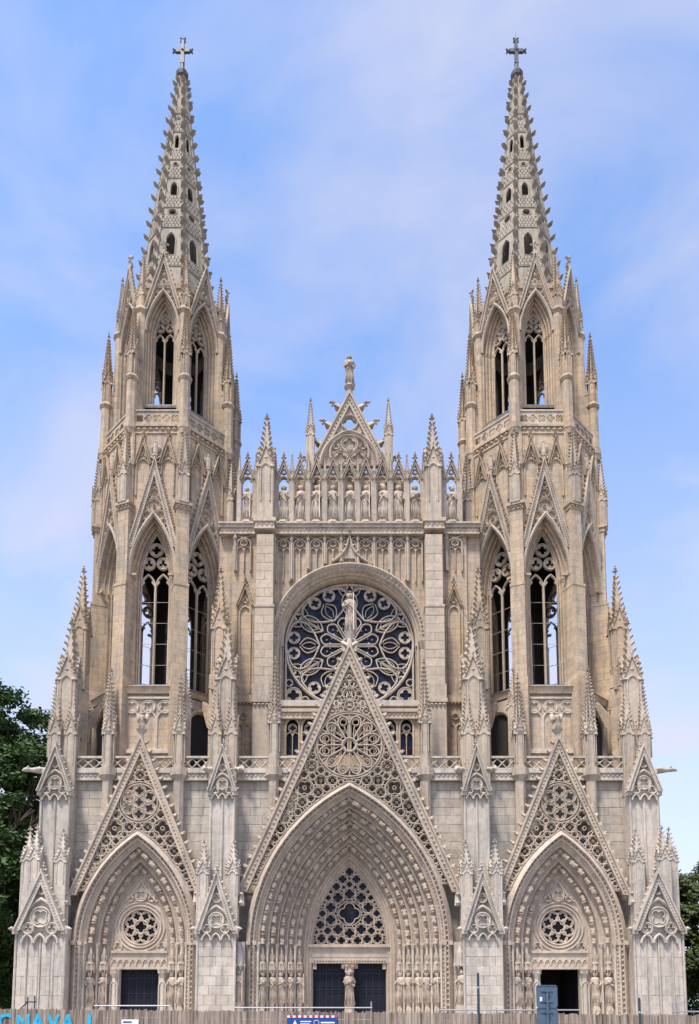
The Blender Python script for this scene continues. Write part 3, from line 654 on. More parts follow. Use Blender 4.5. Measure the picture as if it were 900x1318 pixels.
# --- stones of the lower wall (each its own piece; those hidden behind gables and buttresses are left out)
zw0 = ZP(1150, 1.2)
def keepw(xm, zm, a, b, za, zb):
    for cx, A, H, hw, yb, ya in ((0, A_C, H_C, 143, 1148, 832), (-XA, A_S, H_S, 86, 1152, 950), (XA, A_S, H_S, 86, 1152, 950)):
        z1, z2 = ZP(yb, YG), ZP(ya, YG); h = hw * SC(1148, YG); d = min(abs(a - cx), abs(b - cx)); d = 0 if a < cx < b else d
        lim = h * (z2 - za) / (z2 - z1)
        if za < z1: lim = h
        if d < min(h, lim) - 1.25: return False
        if zm < arch_y(cx, A, H, xm) + .0 and abs(xm - cx) < A: return False
    return True
def clear_arch(xm, zm, a, b, za, zb):      # no stone may reach into a portal arch
    for cx, A, H in ((0, A_C, H_C), (-XA, A_S, H_S), (XA, A_S, H_S)):
        for x in (a, b):
            if abs(x - cx) < A - .3 and za < arch_y(cx, A - .3, H - .35, x): return False
    return keepw(xm, zm, a, b, za, zb)
nst = 0
for (xa, xb) in ((-17.2, -8.0), (-6.65, -.6), (.6, 6.65), (8.0, 17.2)): nst += blocks(wall, xa, xb, zw0, zc0 - .1, 1.2, .50, 1.35, keep=clear_arch)

# --- buttresses of the front: gabled base block, tall panelled pier with gablet, cluster of pinnacles
def gablet(m, cx, zb, zt, hw, yf, n=9, q=.13, tr=True):
    gable_rim(m, cx, zb, zt, hw, hw * .2, yf - .28, yf + .25, n, q, (zt - zb) * .20)
    m.prism([(cx - hw * .85, zb), (cx + hw * .85, zb), (cx, zt - .3)], yf, yf + .5)
    if tr:
        z1 = zb - hw * .35; 
        m.bar(arch(cx, zb + .05, hw * .80, hw * 1.25, 8), hw * .07, yf - .24, yf + .05)
        foilring(m, cx, zb + hw * .55, hw * .40, 4, yf - .2, yf + .02, pi / 4, hw * .05)
        foilring(m, cx, zb + hw * 1.72, hw * .24, 4, yf - .2, yf + .02, 0, hw * .04)
        for q_ in (-1, 1): foilring(m, cx + q_ * hw * .48, zb + hw * .10, hw * .22, 3, yf - .2, yf + .02, pi / 2, hw * .04); m.bar(arch(cx + q_ * hw * .5, zb - hw * .5, hw * .22, hw * .36, 5), hw * .045, yf - .2, yf + .02)
        m.bar(arch(cx, zb - hw * .5, hw * .22, hw * .36, 5), hw * .045, yf - .2, yf + .02)
YB = -.75
zg0, zg1 = ZP(1196, YB), ZP(1124, YB)
for s in (-1, 1):
    for kind in ('inner', 'outer'):
        if kind == 'inner': x0, x1, x2, x3, pins = 253.5, 302, 270, 302, ((262, 1080), (300, 1080))
        else: x0, x1, x2, x3, pins = 19, 82, 51, 89, ((37, 1064), (46, 1062), (80, 1065))
        X0, X1 = XP(x0, 1250, YB), XP(x1, 1250, YB)
        cx, hw = (X0 + X1) / 2, (X1 - X0) / 2
        b = MB(); b.T = I4 if s < 0 else Matrix.Scale(-1, 4, (1, 0, 0))
        b.box(X0 + .03, X1 - .03, YB + .05, 1.3, Z0, zg0 + .2); b.box(X0 - .12, X1 + .12, YB - .12, 1.2, Z0, Z0 + .8); b.box(X0 - .05, X1 + .05, YB - .05, 1.2, Z0 + .8, Z0 + 1.0)
        gablet(b, cx, zg0 - .1, zg1, hw * 1.02, YB, 9, .17)
        for q in (-1, 1): b.fr(cx + q * hw, YB, Z0 + .8, zg0, .07, .07, 6); b.box(cx + q * hw - .16, cx + q * hw + .16, YB - .22, YB + .2, zg0 - .28, zg0 + .08); b.octa(cx + q * (hw + .22), YB - .15, zg0 + .02, .2, .16, .14)
        b.box(X0 - .08, X1 + .08, YB - .06, 1.0, ZP(1215, YB) - .05, ZP(1215, YB) + .06) if kind == 'x' else None
        if kind == 'outer':       # panel mullions
            for q in (-.5, 0, .5): b.fr(cx + q * hw * 1.1, YB + .01, Z0 + 1.0, zg0 - .2, .055, .055, 6)
        # roof of the base block
        b.prism([(cx - hw * .8, zg0), (cx + hw * .8, zg0), (cx, zg1 - .5)], YB + .3, .7)
        bo = cpart(b, 'buttress', 'pale')
        # tall pier behind
        Yp = .15; p = MB(); p.T = b.T
        XA0, XA1 = XP(x2, 1060, Yp), XP(x3, 1060, Yp); c2 = (XA0 + XA1) / 2; h2 = (XA1 - XA0) / 2
        zp0, zp1 = ZP(1020, Yp), ZP(962, Yp)
        p.box(XA0, XA1, Yp + .03, 1.7, zg0 - .3, zp0 + .5)
        for q in (-1, 0, 1): p.fr(c2 + q * h2 * .93, Yp, zg0, zp0 - (.0 if q else .25), .07, .07, 6)
        gablet(p, c2, zp0, zp1, h2 * 1.15, Yp, 7, .15)
        for q in (-1, 1): p.box(c2 + q * h2 - .15, c2 + q * h2 + .15, Yp - .18, Yp + .3, zp0 - .2, zp0 + .05)
        p.box(XA0 + .15, XA1 - .15, Yp + .7, 1.7, zp0 + .3, ZP(958, .9))
        cpart(p, 'pier', 'pale', bo)
        pn = MB(); pn.T = b.T
        for (px, py) in pins:
            yy = -.1 if not (kind == 'outer' and px < 50) else (.6 if px < 40 else -.1)
            xx = XP(px, py + 60, yy); pn.pinnacle(xx, yy, zg0 - .4, ZP(py + 44, yy), ZP(py, yy), .62, True, 4, 0)
        cpart(pn, 'pinnacle', 'pale', bo)
        # pinnacle cluster standing on the pier
        Yc = 1.0; cl = MB(); cl.T = b.T
        if kind == 'inner': px, pt, cr_ = 290, 792, 868; dx = 11
        else: px, pt, cr_ = 86.5, 792, 868; dx = 12
        xx = XP(px, 880, Yc); wd = 24 * SC(880, Yc)
        zsh = ZP(960, Yc)
        cl.box(xx - wd * .5, xx + wd * .5, Yc + .1, Yc + .9, zp0, zsh)
        cl.pinnacle(xx + (.06 if kind == 'inner' else .02), Yc + .35, zsh - .3, ZP(872, Yc), ZP(pt, Yc), wd * .92, True, 4, 0)
        for q in (-1, 1): cl.pinnacle(xx + q * wd * .42, Yc - .05, zp0, ZP(945, Yc), ZP(878, Yc), wd * .58, True, 4, 0)
        if kind == 'outer': cl.pinnacle(xx - wd * .75, Yc + .5, zsh - .6, ZP(945, Yc), ZP(868, Yc), wd * .5, True, 4, 0)
        cpart(cl, 'pinnacle', 'carved', bo)
        # gargoyles at the cornice
        gg = MB(); gg.T = b.T
        def garg(x, y, z, dx, dy, l):
            T0 = gg.T; gg.T = T0 @ Matrix.Translation((x, y, z)) @ Matrix.Rotation(atan2(dx, -dy), 4, 'Z')
            vs = []; rings = [(0, .22, .20, 0), (-.35 * l, .2, .2, .03), (-.62 * l, .14, .13, .02), (-.78 * l, .17, .16, .05), (-.92 * l, .13, .11, .02), (-l, .05, .05, -.04)]
            for (yy, rx, rz, dz) in rings: vs += [(rx * cos(2 * pi * i / 8), yy, dz + rz * sin(2 * pi * i / 8)) for i in range(8)]
            fs = [(k * 8 + i, (k + 1) * 8 + i, (k + 1) * 8 + (i + 1) % 8, k * 8 + (i + 1) % 8) for k in range(5) for i in range(8)] + [tuple(range(40, 48))]
            gg.add(vs, fs)
            for q in (-1, 1): gg.octa(q * .13, -.74 * l, .17, .05, .08, .08); gg.octa(q * .22, -.25 * l, .05, .08, .22, .16)
            gg.T = T0
        if kind == 'outer': garg(XP(58, 992, .9), 1.1, ZP(991, .9), -1, -.15, 1.35)
        else: garg(XP(305, 990, .8), .9, ZP(992, .8), .75, -.9, .7); garg(XP(272, 990, .8), .9, ZP(992, .8), -.75, -.9, .7)
        # crouching beast where the portal gable foot lands
        gx = 253 if kind == 'inner' else 87
        for (bx, by) in (((253, 1157), (311, 1158)) if kind == 'inner' else ((87, 1157),)): 
            T0 = gg.T; xb, zb = XP(bx, by, 0), ZP(by, 0); gg.fr(xb, -.05, zb - .35, zb + .25, .2, .16, 6); gg.octa(xb, -.28, zb - .22, .17, .2, .2); gg.octa(xb, -.2, zb + .3, .16, .16, .12)
        cpart(gg, 'gargoyle', 'pale', bo)
        # facing stones of the base block
        if kind == 'inner':
            xa, xb = (X0, X1) if s < 0 else (-X1, -X0); blocks(bo, xa, xb, Z0 + 1.0, zg0 - .45, YB, .5, .72, M_='pale')
            # freestanding saint on the flank of the buttress towards the central portal
            sx = -XP(308, 1270, .1) if s > 0 else XP(308, 1270, .1)
            STAT.append((sx, -.35, ZP(1290, -.2), ZP(1249, -.2) - ZP(1290, -.2), -.5 * s, 'robed stone saint under a dark canopy between buttress and central portal', 'saints flanking the central portal', .44))
            cn = MB(); cn.fr(sx, -.3, ZP(1244, -.2), ZP(1226, -.2), .30, .26, 6); cn.fr(sx, -.3, ZP(1226, -.2), ZP(1212, -.2), .24, .02, 6)
            for k in range(6): cn.octa(sx + .3 * cos(k * pi / 3), -.3 + .3 * sin(k * pi / 3), ZP(1243, -.2), .1, .1, .28)
            cn.fr(sx, -.3, Z0, ZP(1290, -.2), .34, .30, 8); cn.fr(sx, -.3, ZP(1293, -.2), ZP(1290, -.2) + .01, .3, .38, 8)
            cn.box(sx - .3, sx + .3, -.1, .4, Z0, ZP(1212, -.2)); cpart(cn, 'canopy', 'pale', bo)
        else:
            xa, xb = (X0, X1) if s < 0 else (-X1, -X0); nb = 4; w4 = (xb - xa) / nb
            for i in range(nb): blocks(bo, xa + i * w4 + .08, xa + (i + 1) * w4 - .08, Z0 + 1.0, zg0 - .5, YB + .01, 1.0, w4, M_='pale')

# --- cornice, lattice balustrade, columns with pinnacles
cb = MB(); co = MB()
cols = [140, 231, 353]
Xc = [XP(x, 985, .95) for x in cols]
piers = [XP(70, 985, 1.0), XP(289, 985, 1.0)]
cornice(cb, -17.9, 17.9, .95, 2.6, zc0, zc1)
cbo = cpart(cb, 'cornice', 'pale')
for s in (-1, 1):
    for X in Xc:
        x = -s * X if s > 0 else X
        c = MB(); c.fr(x, .95, ZP(1090, 1), zc0 - .1, .32, .32, 8); c.fr(x, .95, zc0 - .15, zc0 + .15, .32, .5, 8); c.fr(x, .95, zc0 + .15, zc1 + .06, .52, .52, 8)
        isrose = abs(X) < 6
        zs_, zt_ = (ZP(930, .95), ZP(845, .95)) if isrose else (ZP(944, .95), ZP(866, .95))
        c.pinnacle(x, .95, zc1, zs_, zt_, .62, True, 8, 0); c.fr(x, .95, zs_ - .2, zs_ + .05, .34, .44, 8)
        cpart(c, 'column', 'carved', cbo)
    edges = [XP(88, 985, 1.0)] + Xc[:2] + [XP(276, 985, 1.0), XP(303, 985, 1.0), Xc[2], XP(450, 985, 1) - .6]
    for a, b in ((0, 1), (1, 2), (2, 3), (4, 5), (5, 6)):
        xa, xb = edges[a] + .2, edges[b] - .2
        if s > 0: xa, xb = -xb, -xa
        m = MB(); z0, z1 = zc1, ZP(974, .95); m.box(xa, xb, .86, 1.08, z1 - .1, z1 + .02); m.box(xa, xb, .9, 1.04, z0, z0 + .1); n = max(2, round((xb - xa) / .62))
        for i in range(n):
            p, q = xa + (xb - xa) * i / n, xa + (xb - xa) * (i + 1) / n
            m.bar([(p, z0 + .1), (q, z1 - .1)], .035, .92, 1.02); m.bar([(p, z1 - .1), (q, z0 + .1)], .033, .935, 1.035)
            m.octa((p + q) / 2, .95, (z0 + z1) / 2, .1, .08, .1)
        cpart(m, 'balustrade', 'pale', cbo)

# --- towers (built round their own axis, then copied to the second axis)
T8 = tan(pi / 8)
zsill = ZP(882, 1.7); zpod0 = zc0
ztop = ZP(549, 1.9)          # balcony floor
zbut = ZP(646, 1.2)
def octplate(mb, ap, zlo, zhi, ws, th):
    """stepped orders of one octagon face: ws = [(half width, springing, rise)], each set deeper"""
    y = -ap
    for (hw, zs, h, zb) in ws:
        hs = (-y) * T8 * (1.0 if y == -ap else .999)
        mb.plate([(-hs, zlo), (hs, zlo), (hs, zhi), (-hs, zhi)], [arch(0, zs, hw, h, 10, zb)], y, y + th)
        mb.bar(arch(0, zs, hw + .05, h + .06, 10, zb), .055, y - .045, y + .01)
        y += th
    return y
tw = []
core = MB()
core.fr(0, 0, zpod0, zsill - .55, 4.2 / cos(pi / 8), 4.2 / cos(pi / 8), 8)
core.fr(0, 0, zsill - .55, zsill - .16, 4.42 / cos(pi / 8), 4.5 / cos(pi / 8), 8); core.fr(0, 0, zsill - .16, zsill, 4.58 / cos(pi / 8), 4.25 / cos(pi / 8), 8)
tower = core.build('tower', 'ashlar', church); tower.location = (-XA, YA - 6, 0)
zu0 = ZP(524, 2.7); zus, zua = ZP(434, 3.0), ZP(394, 3.0)
zutop = zua + .82
core = MB(); core.fr(0, 0, ztop - .9, ztop - .35, 3.85 / cos(pi / 8), 3.85 / cos(pi / 8), 8); core.fr(0, 0, ztop - .35, ztop, 4.05 / cos(pi / 8), 4.22 / cos(pi / 8), 8)
core.fr(0, 0, ztop, zu0 - .1, 3.4 / cos(pi / 8), 3.4 / cos(pi / 8), 8); core.build('balcony', 'ashlar', tower)
core = MB(); core.fr(0, 0, zutop, zutop + .3, 3.5 / cos(pi / 8), 3.55 / cos(pi / 8), 8); core.build('spire_base', 'ashlar', tower)
def ring8(mb, name, m, parent, n=8, a0=0.0, smooth=False):
    me = None
    for k in range(n):
        if me is None: o = mb.build(name, m, parent, smooth=smooth); me = o.data
        else: o = link(name, me, parent)
        o.rotation_euler = (0, 0, a0 + k * 2 * pi / n)
# lower belfry walls
lw = MB(); zs1, za1 = ZP(745, 2.2), ZP(687, 2.6)
h1 = za1 - zs1
yw = octplate(lw, 4.2, zsill - .02, ztop - .3, [(1.34, zs1, h1 + .62, zsill + .03), (1.2, zs1, h1 + .42, zsill + .03), (1.06, zs1, h1 + .22, zsill + .03), (.95, zs1, h1 + .08, zsill + .03)], .24)
for hw in (1.27, 1.13, 1.0):
    pass
for q in (-1, 1):
    for i, hw in enumerate((1.29, 1.13, 1.0)): lw.fr(q * hw, -4.2 + .2 + i * .24, zsill + .05, zs1, .065, .065, 6); lw.fr(q * hw, -4.2 + .2 + i * .24, zs1 - .28, zs1, .07, .14, 6)
    lw.box(q * 1.22 - .26, q * 1.22 + .26, -4.27, -4.1, zs1 - .02, zs1 + .12)
# blind arcade of the stage above the windows
zp = ZP(640, 1.9)
for q in (-1, 1):
    xx = q * .78; lw.bar(arch(xx, ZP(603, 1.9), .40, .55, 6, zp), .06, -4.30, -4.18)
    gable_rim(lw, xx, ZP(600, 1.9), ZP(565, 1.9), .52, .14, -4.34, -4.19, 5, .1, .55)
    foilring(lw, xx, ZP(590, 1.9), .20, 3, -4.3, -4.18)
for q in (-1, 1):
    lw.box(q * 1.42 - .09, q * 1.42 + .09, -4.32, -4.15, zp - .5, ZP(560, 1.9)); lw.octa(q * 1.42, -4.3, ZP(601, 1.9), .2, .14, .14)
cn0, cn1 = ZP(558, 1.9), ZP(551, 1.9)
lw.box(-1.74, 1.74, -4.26, -4.1, cn0 - .1, cn0); lw.box(-1.74, 1.74, -4.3, -4.1, cn1, cn1 + .14)
for i in range(9): lw.octa(-1.5 + i * 3.0 / 8, -4.24, (cn0 + cn1) / 2 , .17, .1, .15)
ring8(lw, 'belfry_wall', 'ashlar', tower)
lt = MB(); two_light(lt, .93, zsill + .1, zs1, za1 + .02, -3.46, -3.30, .075); 
for i in range(5): zz = zsill + .3 + i * (zs1 - zsill) / 5.2; lt.box(-.93, .93, -3.39, -3.37, zz, zz + .02)
ring8(lt, 'belfry_tracery', 'carved', tower)
ll = MB(); ll.plate([(-3.2 * T8, zsill + .02), (3.2 * T8, zsill + .02), (3.2 * T8, ztop - .92), (-3.2 * T8, ztop - .92)], [arch(0, zs1, .95, h1 + .08, 10, zsill + .05)], -3.23, -3.12); ring8(ll, 'belfry_shade_lining', 'dark', tower)  # dark plates added inside; their colour carries the belfry's inner shade
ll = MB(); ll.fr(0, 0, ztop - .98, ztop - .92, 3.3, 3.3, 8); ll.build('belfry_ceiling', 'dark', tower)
sl_ = MB(); sl_.prism([(-1.06, zsill - .0), (1.06, zsill - .0), (.98, zsill + .16), (-.98, zsill + .16)], -4.05, -3.3); ring8(sl_, 'window_sill', 'lead', tower)
# gables over the lower windows
lg = MB(); gb0, gb1 = ZP(704, 1.6), ZP(591, 1.6)
gable_rim(lg, 0, gb0, gb1, 1.52, .27, -4.42, -4.2, 15, .17)
ri = 1.52 - .25; sl1 = 1.52 / (gb1 - gb0); arc_ = [p for p in arch(0, zs1, 1.42, h1 + .72, 12) if p[1] > gb0]
hA = max(p[1] for p in arc_)
inn = [(x, z) for x, z in arc_ if abs(x) < (1.52 - (z - gb0) * sl1 - .26)]
zz0 = inn[0][1]; l0 = 1.52 - (zz0 - gb0) * sl1 - .25
lp = [(-l0, zz0)] + inn + [(l0, zz0), (0, gb1 - .26 / sl1)]
gable_tracery(lg, lp, pack(lp, [(0, hA + .56, .46, 6, pi / 2)], .07, .3, 0), -4.36, -4.19, .035)
lg.sweep(arch(0, zs1, 1.42, h1 + .72, 12), [(-.1, -4.2), (-.1, -4.36), (0, -4.46), (.1, -4.42), (.1, -4.2)])
for (px, pz, t) in resample(arch(0, zs1, 1.34, h1 + .62, 12), .2): lg.octa(px, -4.34, pz, .06, .08, .06)
# small winged figure as gable finial
lg.fr(0, -4.32, gb1 - .2, gb1 + .25, .09, .16, 6); lg.fr(0, -4.32, gb1 + .25, gb1 + .4, .2, .14, 6); lg.fr(0, -4.32, gb1 + .4, gb1 + 1.1, .17, .12, 7); lg.octa(0, -4.32, gb1 + 1.22, .1, .1, .14)
for q in (-1, 1): lg.octa(q * .2, -4.28, gb1 + .85, .13, .08, .3); lg.crocket(q * .1, -4.32, gb1 + .1, q, 0, .25); lg.octa(q * 1.5, -4.4, gb0 - .05, .14, .12, .14)
ring8(lg, 'gable', 'carved', tower)
# corner buttresses of the lower belfry, radial
bt = MB(); rb0, rb1 = 3.9, 4.92; zmid = ZP(748, 1.2); zlow = ZP(985, 1.2)
bt.box(-.44, .44, -rb1 - .0, -rb0, zpod0, zmid); bt.box(-.50, .50, -rb1 - .08, -rb0, zpod0, zsill + .25); bt.prism([(-.5, zsill + .25), (.5, zsill + .25), (.44, zsill + .5), (-.44, zsill + .5)], -rb1 - .04, -rb0)
bt.box(-.46, .46, -rb1 - .03, -rb0, zmid - .12, zmid + .05); bt.box(-.40, .40, -rb1 + .10, -rb0, zmid, zbut)
bt.box(-.46, .46, -rb1 + .04, -rb0, zbut - .25, zbut); bt.box(-.54, .54, -rb1 - .06, -rb0, zbut, zbut + .18)
for i in range(3): bt.octa(-.28 + i * .28, -rb1 + .0, zbut - .1, .12, .08, .1)
ring8(bt, 'buttress', 'ashlar', tower, 8, pi / 8)
# panelled pier, attached pinnacle and round column of the stage above, column ring and spirelet of the upper belfry
ur = 4.38
pl = MB(); pl.box(-.36, .36, -ur - .18, -3.8, zbut + .15, ztop - .2)
pl.fr(0, -ur, ztop - .6, ztop - .25, .36, .44, 8); pl.fr(0, -ur, ztop - .25, ztop + .12, .46, .46, 8)
zr1 = ZP(487, 1.8); pl.fr(0, -ur, ztop + .1, zr1, .36, .34, 8); pl.fr(0, -ur, zr1 - .12, zr1 + .05, .38, .46, 8); pl.fr(0, -ur, zr1 + .05, zr1 + .3, .46, .32, 8)
zsc, ztc = ZP(455, 1.8), ZP(384, 1.8)
pl.pinnacle(0, -ur, zr1 + .2, zsc, ztc, .56, True, 8, 0)
# fin tying the column to the tower
pl.prism([(-.0, 0)] * 0 + [(-.2, ztop), (.2, ztop), (.2, zr1 + .9), (-.2, zr1 + .9)], -ur + .2, -3.5)
pl.add([(-.22, -ur + .2, zr1 + .9), (.22, -ur + .2, zr1 + .9), (.22, -3.5, zr1 + .9), (-.22, -3.5, zr1 + .9), (-.22, -3.5, zr1 + 2.3), (.22, -3.5, zr1 + 2.3)], [(0, 1, 5, 4), (0, 4, 3), (1, 2, 5), (0, 3, 2, 1)])
ring8(pl, 'column', 'ashlar', tower, 8, pi / 8)
ap_ = MB(); ap_.pinnacle(0, -ur - .36, zbut + .16, ZP(606, 1.2), ZP(541, 1.2), .56, True, 4, 0)
ring8(ap_, 'pinnacle', 'carved', tower, 8, pi / 8)
# inner piers of the upper belfry
ip = MB(); r2 = 3.62; zpt = ZP(398, 2.4)
ip.fr(0, -r2, ztop, zpt, .40, .36, 8); ip.fr(0, -r2, zpt - .25, zpt - .05, .38, .5, 8); ip.fr(0, -r2, zpt - .05, zpt + .2, .5, .4, 8)
ip.pinnacle(0, -r2, zpt + .1, ZP(378, 2.4), ZP(316, 2.4), .52, True, 4, 0)
ring8(ip, 'pinnacle', 'ashlar', tower, 8, pi / 8)
# upper belfry
uw = MB(); hu = zua - zus
octplate(uw, 3.4, zu0 - .4, zutop + .02, [(1.0, zus, hu + .55, zu0 + .03), (.88, zus, hu + .38, zu0 + .03), (.77, zus, hu + .2, zu0 + .03), (.68, zus, hu + .06, zu0 + .03)], .2)
for q in (-1, 1):
    for i, hw in enumerate((.95, .83, .72)): uw.fr(q * hw, -3.4 + .17 + i * .2, zu0 + .05, zus, .055, .055, 6); uw.fr(q * hw, -3.4 + .17 + i * .2, zus - .2, zus, .06, .12, 6)
ring8(uw, 'belfry_wall', 'ashlar', tower)
ut = MB(); two_light(ut, .67, zu0, zus, zua + .02, -2.82, -2.68, .06)
ring8(ut, 'belfry_tracery', 'carved', tower)
ll = MB(); ll.plate([(-2.58 * T8, zu0 + .02), (2.58 * T8, zu0 + .02), (2.58 * T8, zutop - .02), (-2.58 * T8, zutop - .02)], [arch(0, zus, .68, hu + .06, 10, zu0 + .05)], -2.6, -2.5); ring8(ll, 'belfry_shade_lining', 'dark', tower)  # same added plates upstairs, interior shade put into the colour
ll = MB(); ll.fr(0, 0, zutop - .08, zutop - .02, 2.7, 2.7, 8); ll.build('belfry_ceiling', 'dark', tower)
us = MB(); us.prism([(-.98, zu0 - .0), (.98, zu0 - .0), (.95, zu0 + .07), (-.95, zu0 + .07)], -3.43, -2.7); ring8(us, 'window_sill', 'lead', tower)
ug = MB(); ub0, ub1 = ZP(400, 2.5), ZP(328, 2.5)
gable_rim(ug, 0, ub0, ub1, 1.18, .2, -3.62, -3.42, 12, .14)
arc_ = [p for p in arch(0, zus, 1.06, hu + .62, 12) if p[1] > ub0 - .3]; hA = max(p[1] for p in arc_); s2 = 1.18 / (ub1 - ub0)
inn = [(x, z) for x, z in arch(0, zus, 1.06, hu + .62, 16) if z > ub0 and abs(x) < (1.18 - (z - ub0) * s2 - .19)]
zz0 = inn[0][1]; l0 = 1.18 - (zz0 - ub0) * s2 - .18; lp = [(-l0, zz0)] + inn + [(l0, zz0), (0, ub1 - .2 / s2)]
gable_tracery(ug, lp, pack(lp, [], .06, .34, 0), -3.55, -3.39, .03)
ug.sweep(arch(0, zus, 1.06, hu + .62, 12), [(-.08, -3.4), (-.08, -3.52), (0, -3.6), (.08, -3.56), (.08, -3.4)])
ug.fr(0, -3.52, ub1 - .3, ub1 + .35, .08, .1, 6); ug.octa(0, -3.52, ub1 + .42, .16, .16, .12)
for q in (-1, 1): ug.octa(q * .2, -3.52, ub1 + .72, .13, .1, .1); ug.crocket(q * .06, -3.52, ub1 + .05, q, 0, .22)
ug.octa(0, -3.52, ub1 + .85, .12, .12, .25); ug.octa(0, -3.66, ub1 + .72, .09, .12, .1)
ring8(ug, 'gable', 'carved', tower)
# balcony parapet
bl = MB(); bz0, bz1 = ztop, ZP(529, 1.95); bh = (bz1 - bz0); hw = 4.1 * T8 - .3
bl.box(-hw - .2, hw + .2, -4.16, -3.94, bz1 - .08, bz1 + .03); bl.box(-hw - .2, hw + .2, -4.14, -3.96, bz0, bz0 + .08)
n = 5; dw = 2 * hw / n
holes = [foil(-hw + (i + .5) * dw, bz0 + bh / 2, min(dw, bh) * .5, 4, 0 if i % 2 else pi / 4) for i in range(n)]
bl.plate([(-hw - .1, bz0 + .05), (hw + .1, bz0 + .05), (hw + .1, bz1 - .05), (-hw - .1, bz1 - .05)], holes, -4.1, -4.0)
ring8(bl, 'balustrade', 'carved', tower)
# spire
zb_s = ZP(392, 2.7) - .6
def Rsp(z): return 2.026 + (z - 54.34) * (.27 - 2.026) / (ztip - 54.34)
ztip = ZP(103, 6.0)
sp = MB(); apb, apt = Rsp(zb_s) * cos(pi / 8), Rsp(ztip) * cos(pi / 8); Hs = ztip - zb_s; til = -atan2(apb - apt, Hs); cs_ = cos(til)
sp.T = Matrix.Translation((0, -apb, zb_s)) @ Matrix.Rotation(til, 4, 'X')
def V(y): return (ZP(y, 6 - 1.8 * (1 - (396 - y) / 400)) - zb_s) / cs_
def HWv(v): return (apb + (apt - apb) * v * cs_ / Hs) * T8
holes = []
for (ya, yb, fw) in ((176, 196, .38), (240, 259, .38), (308, 339, .36)):
    v0, v1 = V(yb), V(ya); hwid = HWv((v0 + v1) / 2) * fw * 1.15; holes.append(arch(0, v1 - hwid * 2.0, hwid, hwid * 2.0, 6, v0))
for (y, fr_) in ((152, .26), (216, .27), (281, .30)): v = V(y); holes.append(circ(0, v, HWv(v) * fr_ * 1.4, 14))
Lv = Hs / cs_
sp.plate([(-HWv(0), 0), (HWv(0), 0), (HWv(Lv), Lv), (-HWv(Lv), Lv)], holes, 0, .16)
for h_ in holes: sp.bar(h_, .05, -.06, .03, True)
for (ya, yb) in ((137, 146), (159, 171), (195, 209), (221, 234), (260, 274), (287, 301), (341, 353)):
    v0, v1 = V(yb), V(ya); rows = max(2, round((v1 - v0) / .24)); dv = (v1 - v0) / rows
    sp.box(-HWv(v0) * .98, HWv(v0) * .98, -.05, .0, v0 - .05, v0); sp.box(-HWv(v1) * .98, HWv(v1) * .98, -.05, .0, v1, v1 + .05)
    for r_ in range(rows):
        vv = v0 + r_ * dv; hw_ = HWv(vv) * .93; nn = max(3, round(2 * hw_ / .24)); w_ = 2 * hw_ / nn
        for i in range(nn + (r_ % 2) - (r_ % 2) * 1):
            xx = -hw_ + (i + .5 + (.5 if r_ % 2 else 0)) * w_
            if xx + w_ * .4 > hw_: continue
            sp.prism([(xx - w_ * .40, vv + dv), (xx - w_ * .40, vv + dv * .35), (xx - w_ * .18, vv + .06 * dv), (xx + w_ * .18, vv + .06 * dv), (xx + w_ * .40, vv + dv * .35), (xx + w_ * .40, vv + dv)], -.055, .0)
sp.T = I4
spo = MB(); faces = []
ring8(sp, 'spire_face', 'spire', tower)
ed = MB(); ncr = 20
r0, r1_ = Rsp(zb_s), Rsp(ztip)
for i in range(1):
    ed.add([(-.09, -r0 - .06, zb_s), (.09, -r0 - .06, zb_s), (.09, -r0 + .15, zb_s), (-.09, -r0 + .15, zb_s), (-.05, -r1_ - .05, ztip), (.05, -r1_ - .05, ztip), (.05, -r1_ + .1, ztip), (-.05, -r1_ + .1, ztip)], [(0, 1, 5, 4), (1, 2, 6, 5), (3, 0, 4, 7), (2, 3, 7, 6)])
for i in range(ncr):
    t = (i + .5) / ncr; rr = r0 + (r1_ - r0) * t; ed.crocket(0, -rr - .02, zb_s + Hs * t, 0, -1, .46 - .12 * t)
ring8(ed, 'spire_rib', 'spire', tower, 8, pi / 8)
cx_ = MB(); cx_.lathe(0, 0, [(.24, ztip - .3), (.27, ztip), (.42, ztip + .15), (.46, ztip + .4), (.38, ztip + .55), (.30, ztip + .7), (.17, ztip + .85), (.12, ztip + 1.4)], 10); cx_.build('spire_cap', 'bronze', tower)
cxx = MB(); zx = ZP(66, 6); zxt = ZP(52, 6); k = SC(66, 6)
cxx.fr(0, 0, ztip + 1.3, zxt, .19, .13, 4); cxx.box(-9 * k, 9 * k, -.09, .09, zx - .12, zx + .12)
for (x, z) in ((-9.5 * k, zx), (9.5 * k, zx), (0, zxt)):
    cxx.octa(x, 0, z, .2, .14, .2)
    for dx, dz in ((.15, .15), (-.15, .15), (.15, -.15), (-.15, -.15)): cxx.octa(x + dx, 0, z + dz, .08, .1, .08)
for dx, dz in ((.24, .24), (-.24, .24), (.24, -.24), (-.24, -.24)): cxx.octa(dx * .7, 0, zx + dz * .7, .1, .1, .1)
cxx.octa(0, 0, zx, .3, .2, .3); cxx.fr(0, 0, zxt, zxt + .7, .025, .01, 4); cxx.build('cross', 'bronze', tower)
